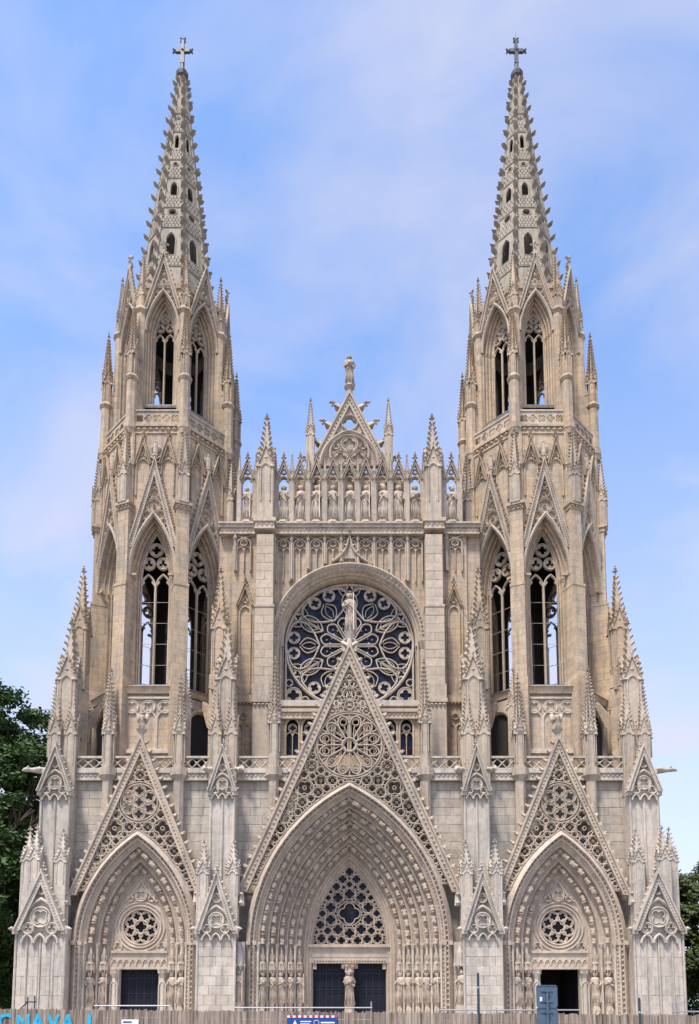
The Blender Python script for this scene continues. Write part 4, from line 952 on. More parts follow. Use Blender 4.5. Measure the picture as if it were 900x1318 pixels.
# square corner piers of the tower base with tall pinnacles, and arches flying to the octagon
cp = MB(); q0 = 4.25; zcap = ZP(886, 2.2)
rq = q0 * sqrt(2)
cp.box(-.44, .44, -rq - .55, -rq + .45, zpod0, zcap - .2)
cp.add([(-.48, -rq - .6, zcap - .2), (.48, -rq - .6, zcap - .2), (.48, -rq + .45, zcap - .2), (-.48, -rq + .45, zcap - .2), (-.44, -rq + .45, zcap + .7), (.44, -rq + .45, zcap + .7)], [(0, 1, 5, 4), (0, 4, 3), (1, 2, 5), (2, 3, 4, 5), (3, 2, 1, 0)])
# strut flying from the pier to the octagon
zf0, zf1 = ZP(932, 2.4), ZP(900, 2.4)
cp.add([(sx * .2, y, z) for sx in (-1, 1) for (y, z) in ((-rq + .4, zf0 - .7), (-rq + .4, zf0), (-4.5, zf1), (-4.5, zf1 - .5), (-rq + .95, zf0 - .25))],
       [(0, 1, 2, 3, 4), (9, 8, 7, 6, 5), (1, 6, 7, 2), (0, 4, 9, 5), (4, 3, 8, 9), (0, 5, 6, 1)])
cp.pinnacle(0, -q0 * sqrt(2) + .05, zcap - .4, ZP(812, 2.0), ZP(731, 2.0), .84, True, 4, pi / 4)
ring8(cp, 'corner_pinnacle', 'ashlar', tower, 4, pi / 4)
fa = MB()
# half arch rising to the octagon on both sides of each corner pier, with a small crocketed pinnacle
for q in (-1, 1):
    T0 = fa.T
    zsA, zsB = ZP(940, 2.4), ZP(905, 2.4)
    pts = []
    y0_, y1_ = -q0 * sqrt(2) + .9, -4.15
    fa.T = Matrix.Translation((q * 1.05, 0, 0)) @ Matrix.Rotation(pi / 2, 4, 'Z')
    prof_ = [(y0_, zsA - .2), (y0_, zsA + .35), (y1_, zsB + .55), (y1_, zsB + .1), ((y0_ + y1_) / 2 + .2, zsB - .2), (y0_ + .55, zsA + .02), (y0_ + .4, zsA - .2)]
    fa.T = T0
cpd = MB()
# flat dark panel on the diagonal face, coloured as the shade of an arched opening
ring_d = MB(); ring_d.prism(arch(0, ZP(935, 2.6), .95, .8, 8, zpod0 + .25), -4.24, -4.19); ring8(ring_d, 'recess_shade', 'dark', tower, 4, pi / 4)
ra = MB(); ra.sweep(arch(0, ZP(935, 2.6), 1.05, .95, 8, zpod0 + .1), [(-.12, -4.15), (-.12, -4.34), (0, -4.46), (.16, -4.46), (.2, -4.15)])
for q in (-1, 1): ra.pinnacle(q * 1.55, -4.75, zpod0, ZP(914, 2.2), ZP(864, 2.2), .5, True, 4, 0)
ra.prism([(-1.7, ZP(912, 2.2)), (1.7, ZP(912, 2.2)), (1.7, ZP(899, 2.2)), (-1.7, ZP(899, 2.2))], -4.36, -4.15)
ring8(ra, 'arch', 'carved', tower, 4, pi / 4)
# panel on the straight faces of the podium
pnl = MB(); zq0, zq1 = ZP(966, 1.8), ZP(899, 1.8)
pnl.sweep([(-1.5, zq0), (-1.5, zq1), (1.5, zq1), (1.5, zq0)], [(-.06, -4.2), (-.06, -4.34), (.06, -4.34), (.06, -4.2)], True)
pnl.box(-1.7, 1.7, -4.4, -4.2, zq0 - .22, zq0 - .05)
for i in range(3):
    xx = -1.0 + i * 1.0; pnl.bar(arch(xx, zq1 - 1.35, .46, .55, 6, zq0), .05, -4.3, -4.19); foilring(pnl, xx, zq1 - .55, .40, 4, -4.31, -4.18, pi / 4)
ring8(pnl, 'podium_panel', 'pale', tower, 4, 0)
# second tower
def copy_tree(o, parent):
    c = o.copy(); scene.collection.objects.link(c); c.parent = parent
    for ch in o.children: copy_tree(ch, c)
    return c
t2 = copy_tree(tower, church); t2.location = (XA, YA - 6, 0)

# --- centre: wall with the rose window
YR = 3.4
kR = SC(822, YR); zR = ZP(822, YR); RW = 90 * kR; zRb = ZP(902, YR)
ztopw = ZP(688, YR)
def round_path(r, zb, n=28): return [(-r, zb)] + [(-r * cos(pi * i / n), zR + r * sin(pi * i / n)) for i in range(n + 1)] + [(r, zb)]
cw = MB()
ntri = 8; xt0 = XP(366, 945, YR); dxt = -2 * xt0 / ntri; zt0, zt1 = ZP(972, YR), ZP(936, YR)
lanc = [arch(xt0 + (i + .5) * dxt, zt1, dxt * .40, dxt * .62, 6, zt0) for i in range(ntri)]
cw.plate([(-8.3, zc0), (8.3, zc0), (8.3, ztopw), (-8.3, ztopw)], [round_path(RW, zRb)] + lanc, YR, YR + .45)
cw.plate([(-6.5, zRb - 1.2), (6.5, zRb - 1.2), (6.5, ztopw), (-6.5, ztopw)], [round_path(RW * .955, zRb - .02)], YR + .45, YR + .9)
cwo = cpart(cw, 'centre_wall', 'ashlar')
ra = MB(); 
ra.sweep(round_path(RW, zR - .35), [(.52, YR + .02), (.52, YR - .28), (.42, YR - .36), (.34, YR - .30), (.22, YR - .16), (.12, YR - .2), (.04, YR - .1), (.0, YR + .02), (-.10, YR + .1), (-.12, YR + .25), (-.2, YR + .32), (-.24, YR + .5)], False, False)
for (px, pz, t) in resample(round_path(RW, zR), .27, .14):
    nx, nz_ = -sin(t), cos(t); ra.octa(px + nx * .24, YR - .2, pz + nz_ * .24, .10, .1, .10); ra.octa(px + nx * .06, YR - .12, pz + nz_ * .06, .05, .06, .05)
for q in (-1, 1):
    ra.fr(q * (RW + .2), YR - .08, zRb - .2, zR - .5, .16, .16, 8); ra.fr(q * (RW + .2), YR - .1, zR - .75, zR - .3, .16, .34, 8); ra.fr(q * (RW - .05), YR + .15, zRb - .2, zR, .09, .09, 6)
# ogee hood with finial
zo0, zo1 = ZP(722, YR), ZP(692, YR)
og = [(-23 * kR, zo0 - .22), (-15 * kR, zo0 + .06), (-8 * kR, zo0 + .38), (-3.5 * kR, zo0 + .8), (0, zo1), (3.5 * kR, zo0 + .8), (8 * kR, zo0 + .38), (15 * kR, zo0 + .06), (23 * kR, zo0 - .22)]
ra.bar(og, .07, YR - .36, YR); ra.prism(og[1:-1], YR - .2, YR); ra.finial(0, YR - .3, zo1 - .1, .75, .22)
for i in (2, 3): 
    for q in (-1, 1): ra.crocket(q * abs(og[i][0]), YR - .3, og[i][1] + .05, q, 0, .2)
rose = cpart(ra, 'rose_window', 'carved')
# rose tracery
YT = YR + .75; rt = MB(); RR = RW * .945; y0, y1 = YT + .12, YT + .27
def pol(r, a): return (r * RR * cos(a), zR + r * RR * sin(a))
rt.ring(0, zR, RR * .985, .1, y0 - .05, y1, 64)
rt.ring(0, zR, RR * .115, .07, y0 - .03, y1, 24); rt.plate(circ(0, zR, RR * .11, 20), [foil(0, zR, RR * .09, 6)], y0 + .06, y1 - .05)
def curve(pts, n=8):      # Catmull-Rom through polar points
    P = [pol(*p) for p in pts]; P = [P[0]] + P + [P[-1]]; out = []
    for i in range(1, len(P) - 2):
        for j in range(n):
            t = j / n; a, b, c, d = P[i - 1], P[i], P[i + 1], P[i + 2]
            out.append(tuple(.5 * (2 * b[k] + (c[k] - a[k]) * t + (2 * a[k] - 5 * b[k] + 4 * c[k] - d[k]) * t * t + (3 * b[k] - a[k] - 3 * c[k] + d[k]) * t ** 3) for k in (0, 1)))
    out.append(P[-2]); return out
for i in range(12):       # inner ring of twelve small petals
    a = pi / 12 + i * pi / 6; b = pi / 12
    rt.bar(curve([(.12, a - .12), (.30, a - b * .78), (.40, a - b * .78), (.455, a), (.40, a + b * .78), (.30, a + b * .78), (.12, a + .12)], 4), .034, y0, y1)
    c = pol(.36, a); 
    for q in (-1, 1): e = pol(.30, a + q * b * .5); rt.octa(e[0], y0 + .1, e[1], .065, .06, .065)
    rt.octa(*(c[0], y0 + .1, c[1] + 0.0), .06, .08, .06)
for i in range(6):        # six great flowing leaves with paired quatrefoils, mouchettes between
    a = i * pi / 3; w = pi / 6
    rt.bar(curve([(.46, a), (.60, a - w * .72), (.78, a - w * .92), (.93, a - w * .72), (.975, a - w * .1)]), .045, y0 - .03, y1); rt.bar(curve([(.46, a), (.60, a + w * .72), (.78, a + w * .92), (.93, a + w * .72), (.975, a + w * .1)]), .045, y0 - .03, y1)
    for q in (-1, 1):
        c = pol(.865, a + q * .145); foilring(rt, c[0], c[1], RR * .092, 4, y0 + .02, y1, a, .028)
        rt.bar(curve([(.46, a), (.56, a + q * .16), (.68, a + q * .17), (.77, a + q * .02)]), .028, y0 + .01, y1)
        rt.bar(curve([(.52, a + q * .03), (.60, a + q * .085), (.68, a + q * .06), (.74, a)]), .02, y0 + .04, y1)
        # teardrop mouchette in the gap beside the leaf, with a finer one inside it
        rt.bar(curve([(.47, a + q * w), (.57, a + q * (w - .15)), (.70, a + q * (w - .17)), (.81, a + q * (w - .11)), (.855, a + q * (w - .02))], 8), .034, y0 + .01, y1)
        rt.bar(curve([(.55, a + q * (w - .03)), (.63, a + q * (w - .11)), (.72, a + q * (w - .11)), (.775, a + q * (w - .05)), (.70, a + q * (w - .02)), (.55, a + q * (w - .03))], 6), .018, y0 + .03, y1)
        rt.bar(curve([(.80, a + q * (w - .12)), (.87, a + q * (w - .17)), (.975, a + q * (w - .19))], 6), .026, y0 + .02, y1)
        c = pol(.925, a + q * (w - .115)); rt.ring(c[0], c[1], RR * .034, .022, y0 + .02, y1, 12)
    rt.bar(curve([(.47, a + w), (.60, a + w), (.86, a + w)]), .022, y0 + .02, y1)
    c = pol(.92, a + w); foilring(rt, c[0], c[1], RR * .055, 3, y0 + .02, y1, a + w, .025)
for q in (-1, 1):         # spandrels in the square lower corners
    for (rx, rz, rr) in ((.86, .80, .125), (.68, .88, .06), (.93, .60, .055)): foilring(rt, q * RR * rx, zR - RR * rz, RR * rr, 4, y0 + .02, y1, 0, .045)
    rt.bar([(q * RR * .98, zRb), (q * RR * .98, zR)], .07, y0, y1)
rt.bar([(-RR, zRb + .05), (RR, zRb + .05)], .09, y0, y1)
rto = cpart(rt, 'rose_tracery', 'pale', rose)
gl = MB(); gl.prism(round_path(RW * .97, zRb - .04), YT + .32, YT + .36); cpart(gl, 'stained_glass', 'glass', rose)
gl = MB(); gl.box(xt0 - .1, -xt0 + .1, YR + .3, YR + .36, zt0 - .1, zt1 + dxt * .7); cpart(gl, 'stained_glass', 'glass', cwo)
tr = MB()
for i in range(ntri):
    xx = xt0 + (i + .5) * dxt; tr.bar(arch(xx, zt1, dxt * .42, dxt * .64, 6, zt0), .055, YR - .08, YR + .1); tr.bar([(xx, zt0), (xx, zt1 - .3)], .03, YR + .1, YR + .22); foilring(tr, xx, zt1 - .02, dxt * .26, 4, YR + .08, YR + .25, 0, .035)
    for q in (-1, 1): tr.bar(arch(xx + q * dxt * .2, zt1 - .55, dxt * .19, dxt * .25, 4), .03, YR + .1, YR + .22)
cpart(tr, 'triforium_tracery', 'carved', cwo)
sl2 = MB(); sl2.prism([(-RW - .1, 0)] * 0 + [(-RW - .2, zRb - .42), (RW + .2, zRb - .42), (RW + .2, zRb - .05), (-RW - .2, zRb - .05)], YR - .25, YR + .8); cpart(sl2, 'window_sill', 'pale', cwo)
cornice2 = MB(); cornice(cornice2, -RW - .3, RW + .3, YR - .2, YR, ZP(925, YR), ZP(914, YR)); cpart(cornice2, 'string_course', 'carved', cwo)
# upper blind arcade
ba = MB(); za0, za1 = ZP(727, YR), ZP(692, YR)
def arc_bay(m, xx, wd, zlo, y, zhi):
    m.bar(arch(xx, zhi - wd * .62, wd * .40, wd * .4, 6, zlo), .05, y - .22, y + .01)
    m.box(xx - wd * .5 - .06, xx - wd * .5 + .06, y - .28, y + .01, zlo, zhi); m.octa(xx - wd * .5, y - .28, zhi - .28, .14, .1, .22)
    m.bar([(xx, zlo), (xx, zhi - wd * .6)], .03, y - .15, y + .01)
    for q in (-1, 1): m.bar(arch(xx + q * wd * .2, zhi - wd * .95, wd * .17, wd * .22, 4), .03, y - .15, y + .01)
    foilring(m, xx, zhi - wd * .5, wd * .2, 4, y - .2, y + .01, 0, .03)
    m.bar([(xx - wd * .5, zhi - .02), (xx, zhi - .2), (xx + wd * .5, zhi - .02)], .04, y - .2, y + .01)
pw = 21.2 * SC(700, YR)
for i in range(9):
    xx = (i - 4) * pw; zl_ = zR + sqrt(max(0, (RW + .62) ** 2 - min(abs(xx) + .1, RW) ** 2)) if abs(xx) < RW + .5 else za0 - 1.0
    zl_ = max(zl_, za0 - 1.2)
    if za1 - zl_ > .5: arc_bay(ba, xx, pw, zl_, YR, za1)
for q in (-1, 1): arc_bay(ba, q * -XP(315, 700, YR), 1.1, za0 - .6, YR - .15, za1)
cpart(ba, 'blind_arcade', 'carved', cwo)
# side strips between rose buttress and tower
for s in (-1, 1):
    m = MB(); xc = s * -XP(315.5, 800, YR - .2); hw = 11.5 * SC(800, YR); yf = YR - .15
    m.box(xc - hw - .3, xc + hw + .3, yf, YR + .02, zc0, ztopw)
    m.bar(arch(xc, ZP(790, yf), hw * .62, hw * .8, 6, ZP(893, yf)), .07, yf - .12, yf + .01); gable_rim(m, xc, ZP(781, yf), ZP(752, yf), hw * .95, .13, yf - .2, yf + .01, 6, .12, .5); foilring(m, xc, ZP(774, yf), hw * .3, 3, yf - .12, yf)
    for q in (-1, 1): m.fr(xc + q * hw * .95, yf - .05, ZP(893, yf), ZP(781, yf), .06, .06, 6)
    m.box(xc - hw - .2, xc + hw + .2, yf - .18, yf + .01, ZP(903, yf) - .1, ZP(895, yf)); 
    for i in range(5): m.octa(xc - hw + (i + .5) * hw * .4, yf - .14, ZP(906, yf), .1, .08, .12)
    for q in (-1, 1): m.bar(arch(xc + q * hw * .38, ZP(938, yf), hw * .32, hw * .45, 5, zc1), .05, yf - .12, yf + .01)
    foilring(m, xc, ZP(923, yf), hw * .34, 4, yf - .12, yf)
    cpart(m, 'panelled_strip', 'ashlar')
    # rose buttress
    yb = 2.35; b = MB(); xa, xb = sorted((s * -XP(326, 850, yb), s * -XP(352.5, 850, yb)))
    b.box(xa, xb, yb, YR + .1, zc1 - .1, ZP(904, yb)); b.box(xa - .06, xb + .06, yb - .10, YR, ZP(904, yb), ZP(900, yb) + .05)
    for i in range(5): b.octa(xa + (i + .5) * (xb - xa) / 5, yb - .06, ZP(906, yb) - .05, .11, .08, .12)
    b.box(xa - .02, xb + .02, yb - .03, YR + .1, ZP(900, yb), ZP(880, yb)); b.box(xa + .04, xb - .04, yb + .04, YR + .1, ZP(880, yb), ZP(780, yb)); b.box(xa + .0, xb - .0, yb - .04, YR, ZP(781, yb), ZP(778, yb))
    b.box(xa + .1, xb - .1, yb + .12, YR + .1, ZP(778, yb), ZP(688, yb) + .1)
    rb_ = cpart(b, 'buttress', 'carved')
    blocks(rb_, xa + .04, xb - .04, ZP(880, yb), ZP(781, yb), yb + .0, .56, 1.1, M_='warmblock'); blocks(rb_, xa + .1, xb - .1, ZP(778, yb), ZP(690, yb), yb + .08, .56, 1.1, M_='warmblock')
# cornice and statue gallery
zk0, zk1 = ZP(687, YR - .3), ZP(675, YR - .3)
ck = MB(); cornice(ck, -8.2, 8.2, YR - .4, YR + .9, zk0, zk1 - .1); ck.box(-8.3, 8.3, YR - .6, YR + .9, zk1 - .1, zk1 + .02)
for s in (-1, 1):
    xa, xb = sorted((s * -XP(328, 680, 2.4), s * -XP(353, 680, 2.4))); cornice(ck, xa, xb, 2.4, YR - .2, zk0 - .02, zk1 - .02)
cpart(ck, 'cornice', 'carved')
YS = YR - .25; gw = 21.2 * SC(640, YS); zf = zk1; zsp, zg = ZP(622, YS), ZP(593, YS)
gal = MB()
bayx = [(i - 4) * gw for i in range(9)] + [s * -XP(318.5, 640, YS) for s in (-1, 1)]
posts = [(i - 4.5) * gw for i in range(10)] + [s * (-XP(318.5, 640, YS) + q * gw * .5) for s in (-1, 1) for q in (-1, 1)]
for xx in bayx:
    hw = gw * .5
    gal.plate([(xx - hw + .02, zsp - .3), (xx - hw + .02, zsp + hw * .9), (xx, zg), (xx + hw - .02, zsp + hw * .9), (xx + hw - .02, zsp - .3)][::-1], [foil(xx, zsp + hw * 1.55, hw * .28, 3, pi / 2)] , YS - .02, YS + .12) if False else None
    gal.bar(arch(xx, zsp - .05, hw * .72, hw * .95, 7, zf + .2), .06, YS - .08, YS + .2)
    gable_rim(gal, xx, zsp + hw * .35, zg, hw * .92, .13, YS - .16, YS + .1, 5, .13, .62)
    foilring(gal, xx, zsp + hw * 1.45, hw * .30, 3, YS - .06, YS + .08)
    for q in (-1, 1): gal.octa(xx + q * hw * .45, YS, zsp + hw * .28, .12, .08, .14)
    gal.fr(xx, YS + .05, zf, zf + .22, .46, .36, 8); gal.fr(xx, YS + .05, zf + .22, zf + .34, .36, .44, 8)
    if xx in bayx[1:8]: pass
for xx in posts:
    gal.pinnacle(xx, YS + .02, zf, ZP(614, YS), ZP(584, YS), .26, True, 4, 0)
gal.box(-3.5 * gw, 3.5 * gw, YS + .62, YS + .85, zf, ZP(600, YS))     # wall behind the middle niches
gao = cpart(gal, 'statue_gallery', 'carved')
for i in range(9):
    STAT.append(((i - 4) * gw, YS + .12, zf + .34, ZP(624, YS) - zf - .34, 0, ('stone figure in the middle niche of the row beneath the top gable', 'stone figure in the first niche beside the middle one beneath the top gable', 'stone figure in the second niche out from the middle beneath the top gable', 'stone figure in the third niche out from the middle beneath the top gable', 'stone figure in the open end niche of the row next to the tall pinnacle')[abs(i - 4)], 'statues of the upper gallery', .40))
for s in (-1, 1): STAT.append((s * -XP(318.5, 640, YS), YS + .12, zf + .34, ZP(626, YS) - zf - .34, 0, 'stone figure in a lone open niche between tower and tall gallery pinnacle', 'statues of the lone end niches', .40))
# gallery pinnacles
for (px, tip, crown, wd, y) in ((343, 531, 588, 19, 2.85), (399.5, 510, 560, 9.5, YS + .35)):
    for s in (-1, 1):
        m = MB(); xx = s * -XP(px, 600, y); w_ = wd * SC(600, y)
        m.pinnacle(xx, y + .1, zf - .05, ZP(crown + (14 if wd > 15 else 0), y), ZP(tip, y), w_, True, 4, 0)
        cpart(m, 'pinnacle', 'carved', gao)
# top gable
yg = YS + .45; G = MB(); g0, g1 = ZP(606, yg), ZP(506, yg); ghw = 53 * SC(600, yg); kg = SC(560, yg)
gable_rim(G, 0, g0, g1, ghw, .42, yg, yg + .45, 0, .3)
for i in range(4):
    t = .12 + i * .235
    for q in (-1, 1): 
        xx, zz = q * (ghw * (1 - t)), g0 + (g1 - g0) * t
        G.crocket(xx, yg + .2, zz, q, 0, .62); G.octa(xx + q * .62, yg + .2, zz + .44, .22, .16, .14); G.octa(xx + q * .8, yg + .2, zz + .5, .12, .1, .16); G.octa(xx + q * .28, yg + .2, zz + .12, .18, .2, .16); G.octa(xx + q * .66, yg + .2, zz + .22, .1, .1, .1)
sg = ghw / (g1 - g0); 
arcp = arch(0, ZP(600, yg), 36 * kg, 46 * kg, 14)
hb = ZP(598, yg)
tri = [(-ghw + .4 + (hb - g0) * sg, hb), (ghw - .4 - (hb - g0) * sg, hb), (0, g1 - .4 / sg)]
h3 = [foil(0, ZP(543, yg), 9.5 * kg, 4, 0)] + [[(q * 10 * kg, ZP(558, yg)), (q * 17 * kg, ZP(554.5, yg)), (q * 20 * kg, ZP(561.5, yg))] for q in (-1, 1)]
cz, rr = ZP(584, yg), 25 * kg
G.plate(tri, h3, yg + .1, yg + .4)
G.ring(0, ZP(543, yg), 10.5 * kg, .07, yg, yg + .3, 20)
G.sweep(arcp, [(.16, yg + .2), (.16, yg - .12), (.06, yg - .2), (-.06, yg - .1), (-.1, yg + .02), (-.2, yg + .06), (-.22, yg + .2)])
G.ring(0, cz, rr, .09, yg - .12, yg + .15, 36)
for i in range(3):
    a = pi / 2 + i * 2 * pi / 3; foilring(G, rr * .53 * cos(a), cz + rr * .53 * sin(a), rr * .43, 4, yg - .08, yg + .14, 0, .06)
for i in range(3):
    a = -pi / 2 + i * 2 * pi / 3; foilring(G, rr * .8 * cos(a), cz + rr * .8 * sin(a), rr * .16, 3, yg - .06, yg + .14)
G.fr(0, yg + .2, g1 - .5, g1 + .35, .22, .2, 8); G.fr(0, yg + .2, g1 + .35, g1 + .55, .2, .36, 8); G.fr(0, yg + .2, g1 + .55, g1 + .7, .36, .28, 8)
cpart(G, 'top_gable', 'carved')
STAT.append((0, yg + .2, g1 + .68, ZP(455, yg) - g1 - .68, 0, 'grey stone figure standing on the apex of the top gable', None, .42))
# figures on the portal gables
pd = MB(); pd.fr(0, YG + .2, zgc - .5, zgc + .55, .22, .16, 8); pd.fr(0, YG + .2, zgc + .55, zgc + .95, .16, .30, 8)
for q in (-1, 1): pd.crocket(q * .15, YG + .2, zgc + .2, q, 0, .4)
cpart(pd, 'pedestal', 'pale', pc)
STAT.append((0, YG + .2, zgc + .93, ZP(762, YG) - zgc - .93, 0, 'cream stone figure on the tip of the central portal gable before the rose', None, .36))
for s in (-1, 1):
    pd = MB(); pd.fr(s * XA, YG + .2, zgs - .4, zgs + .3, .16, .14, 8); pd.fr(s * XA, YG + .2, zgs + .3, zgs + .55, .14, .34, 8); cpart(pd, 'pedestal', 'pale', ps[s])
    STAT.append((s * XA, YG + .2, zgs + .53, ZP(915, YG) - zgs - .53, 0, 'winged stone angel on the gable tip of the side portal with ' + ('a closed dark door' if s < 0 else 'an open black doorway'), 'angels on the side gables', .6))
# nave behind
nv = MB(); nv.box(-8.2, 8.2, YR + 1.75, 45, Z0, ZP(700, 5)); nvo = cpart(nv, 'nave', 'ashlar')
nr = MB(); nr.prism([(-8.6, ZP(700, 5)), (8.6, ZP(700, 5)), (0, ZP(622, 6))], YR + 1.75, 45.3); cpart(nr, 'roof', 'roof', nvo)

# ------------------------------------------------------------------ statues (each a thing of its own)
def statue_mesh(seed, wings=False):
    rnd = random.Random(seed); m = MB(); n = 20; rings = []
    ph = rnd.uniform(0, 6); lean = rnd.uniform(-.02, .02)
    prof = [(0, .150, .112, 1), (.03, .155, .12, 1), (.10, .140, .108, 1), (.25, .130, .10, 1), (.40, .128, .098, .9), (.52, .122, .095, .7), (.60, .115, .09, .5), (.68, .128, .09, .4), (.76, .142, .088, .25), (.805, .138, .08, .1), (.835, .085, .062, 0), (.85, .042, .042, 0), (.868, .040, .042, 0), (.88, .052, .056, 0), (.905, .062, .068, 0), (.935, .066, .072, 0), (.965, .060, .066, 0), (.985, .040, .045, 0), (.995, .012, .014, 0)]
    vs = []
    for (z, rx, ry, fo) in prof:
        dx = .03 * sin(z * 3 + ph) * (1 if z < .8 else .6) + lean
        for i in range(n):
            a = 2 * pi * i / n; f = 1 + fo * (.10 * sin(a * 6 + ph + z * 2) + .06 * sin(a * 9 - z * 7))
            vs.append((dx + rx * f * cos(a), ry * f * sin(a) - (.012 if z > .87 else 0), z))
    fs = [(k * n + i, k * n + (i + 1) % n, (k + 1) * n + (i + 1) % n, (k + 1) * n + i) for k in range(len(prof) - 1) for i in range(n)]
    fs += [tuple(range(n - 1, -1, -1)), tuple(range((len(prof) - 1) * n, len(prof) * n))]
    m.add(vs, fs)
    def tube(pts, rs):
        vs = []; q = 7
        for i, p in enumerate(pts):
            d = Vector(pts[min(i + 1, len(pts) - 1)]) - Vector(pts[max(i - 1, 0)]); d.normalize(); u = d.orthogonal().normalized(); v = d.cross(u)
            vs += [tuple(Vector(p) + (u * cos(2 * pi * k / q) + v * sin(2 * pi * k / q)) * rs[i]) for k in range(q)]
        m.add(vs, [(k * q + i, k * q + (i + 1) % q, (k + 1) * q + (i + 1) % q, (k + 1) * q + i) for k in range(len(pts) - 1) for i in range(q)] + [tuple(range(q)), tuple(range((len(pts) - 1) * q, len(pts) * q))])
    mode = seed % 4
    for sx in (-1, 1):
        up = rnd.uniform(.57, .69)
        tube([(sx * .115, 0, .79), (sx * .155, .0, .66), (sx * .14, -.06, up - .03), (sx * (.02 if mode < 2 else .06), -.13, up + .03)], [.040, .044, .040, .024])
        m.octa(sx * (.015 if mode < 2 else .055), -.14, up + .04, .026, .026, .036)
    if mode == 0: m.box(-.05, .06, -.165, -.135, .62, .74)                       # book
    elif mode == 1: tube([(.09, -.14, .02), (.085, -.145, .95)], [.012, .012])    # staff
    elif mode == 2: m.octa(0, -.15, .70, .05, .05, .07)
    # mantle fold across the body
    for q_ in range(6): xq = -.10 + q_ * .04; tube([(xq * .8, -.085, .56 - .03 * (q_ % 3)), (xq * 1.05 + .01 * sin(seed + q_), -.098 + .2 * abs(xq) ** 1.5, .30), (xq * 1.2, -.108 + .3 * abs(xq) ** 1.5, .02)], [.008, .016, .020])
    sg_ = 1 if seed % 2 else -1
    tube([(-sg_ * .115, -.05, .76), (-sg_ * .03, -.098, .62), (sg_ * .07, -.095, .50), (sg_ * .10, -.06, .42)], [.014, .018, .02, .014])
    # nose, beard and hair or crown
    m.octa(.0, -.088, .930, .010, .014, .016); m.octa(0, -.068, .893, .034, .026, .045)
    m.lathe(0, .008, [(.060, .90), (.078, .925), (.080, .955), (.066, .985), (.03, 1.0)], 10) if mode != 2 else m.lathe(0, -.005, [(.064, .955), (.066, .975), (.080, 1.02), (.05, 1.01)], 8)
    if wings:
        for sx in (-1, 1): m.add([(sx * .06, .06, .80), (sx * .20, .09, .98), (sx * .33, .10, .90), (sx * .30, .10, .60), (sx * .17, .08, .35), (sx * .07, .07, .50), (sx * .06, .10, .80), (sx * .20, .13, .98), (sx * .33, .13, .90), (sx * .30, .13, .60), (sx * .17, .11, .35), (sx * .07, .10, .50)],
                                 [(0, 1, 2, 3, 4, 5), (11, 10, 9, 8, 7, 6)] + [(i, i + 6, (i + 1) % 6 + 6, (i + 1) % 6) for i in range(6)])
    me = bpy.data.meshes.new('statue'); me.from_pydata(m.v, [], m.f); me.polygons.foreach_set('use_smooth', [True] * len(me.polygons)); me.materials.append(M['portal']); return me
SM = [statue_mesh(i) for i in range(8)]; SW = statue_mesh(3, True)
for i, (x, y, z, h, rz, lab, grp, wd) in enumerate(STAT):
    o = link('statue', SW if 'angel' in lab else SM[(i * 5 + i // 8) % 8], None, (x, y, z), rz + random.uniform(-.15, .15))
    k = .98 if 'angel' not in lab else 1.1
    o.scale = (h * k, h * k, h); tag(o, lab, 'statue', grp)

# ------------------------------------------------------------------ foreground
YF = -22.0; sF = SC(1300, YF); zft = ZP(1300, YF)
# hoarding of narrow laths
fx0, fx1 = -16.0, 16.0
fence = tag(link('fence', None, loc=(0, YF, 0)), 'weathered brown lath fence with blue graffiti closing off the church forecourt', 'fence')
def ftop(x): return ZP(1302 + x / 9.7 * 4.2, YF)
lb = MB(); x = fx0; lw_ = .040
while x < fx1:
    w_ = lw_ * random.uniform(.8, 1.15); h = ftop(x) + random.uniform(-.035, .02); d = random.uniform(-.014, .014)
    lb.box(x, x + w_ - .007, d, d + .014, .03, h); x += w_
tag(lb.build('lath_panel', 'wood', fence), kind='stuff')
for i in range(17):
    xx = fx0 + i * 2.0; p = MB(); p.box(xx - .04, xx + .04, .03, .11, 0, ftop(xx) - .05); p.build('post', 'wood', fence)
for zz in (.35, 1.2): p = MB(); p.box(fx0, fx1, .018, .03, zz, zz + .07); p.build('rail', 'wood', fence)
# graffiti letters sprayed on the laths
def text(s_, x, y, z, h, m, parent, name='lettering', ext=.002, bold=0.0, sx=1.0):
    cu = bpy.data.curves.new(name, 'FONT'); cu.body = s_; cu.size = h / .72; cu.extrude = ext; cu.offset = bold; cu.resolution_u = 3
    o0 = bpy.data.objects.new('tmp', cu); scene.collection.objects.link(o0); dg = bpy.context.evaluated_depsgraph_get(); me = bpy.data.meshes.new_from_object(o0.evaluated_get(dg)); bpy.data.objects.remove(o0)
    me.materials.clear(); me.materials.append(M[m]); o = link(name, me, parent, (x, y, z)); o.rotation_euler = (pi / 2, 0, 0); o.scale = (sx, 1, 1); return o
xl = XP(-3, 1310, YF)
for i, ch in enumerate('CNAVAL'):
    px = (-2, 22, 42, 62, 79, 112)[i]; zz = ZP(1303.5, YF) - .44
    text(ch, XP(px, 1310, YF), -.018, zz + random.uniform(-.06, .02), .42, 'cyan', fence, 'graffiti_letter', .002, .02, .88).rotation_euler.y = random.uniform(-.08, .08)
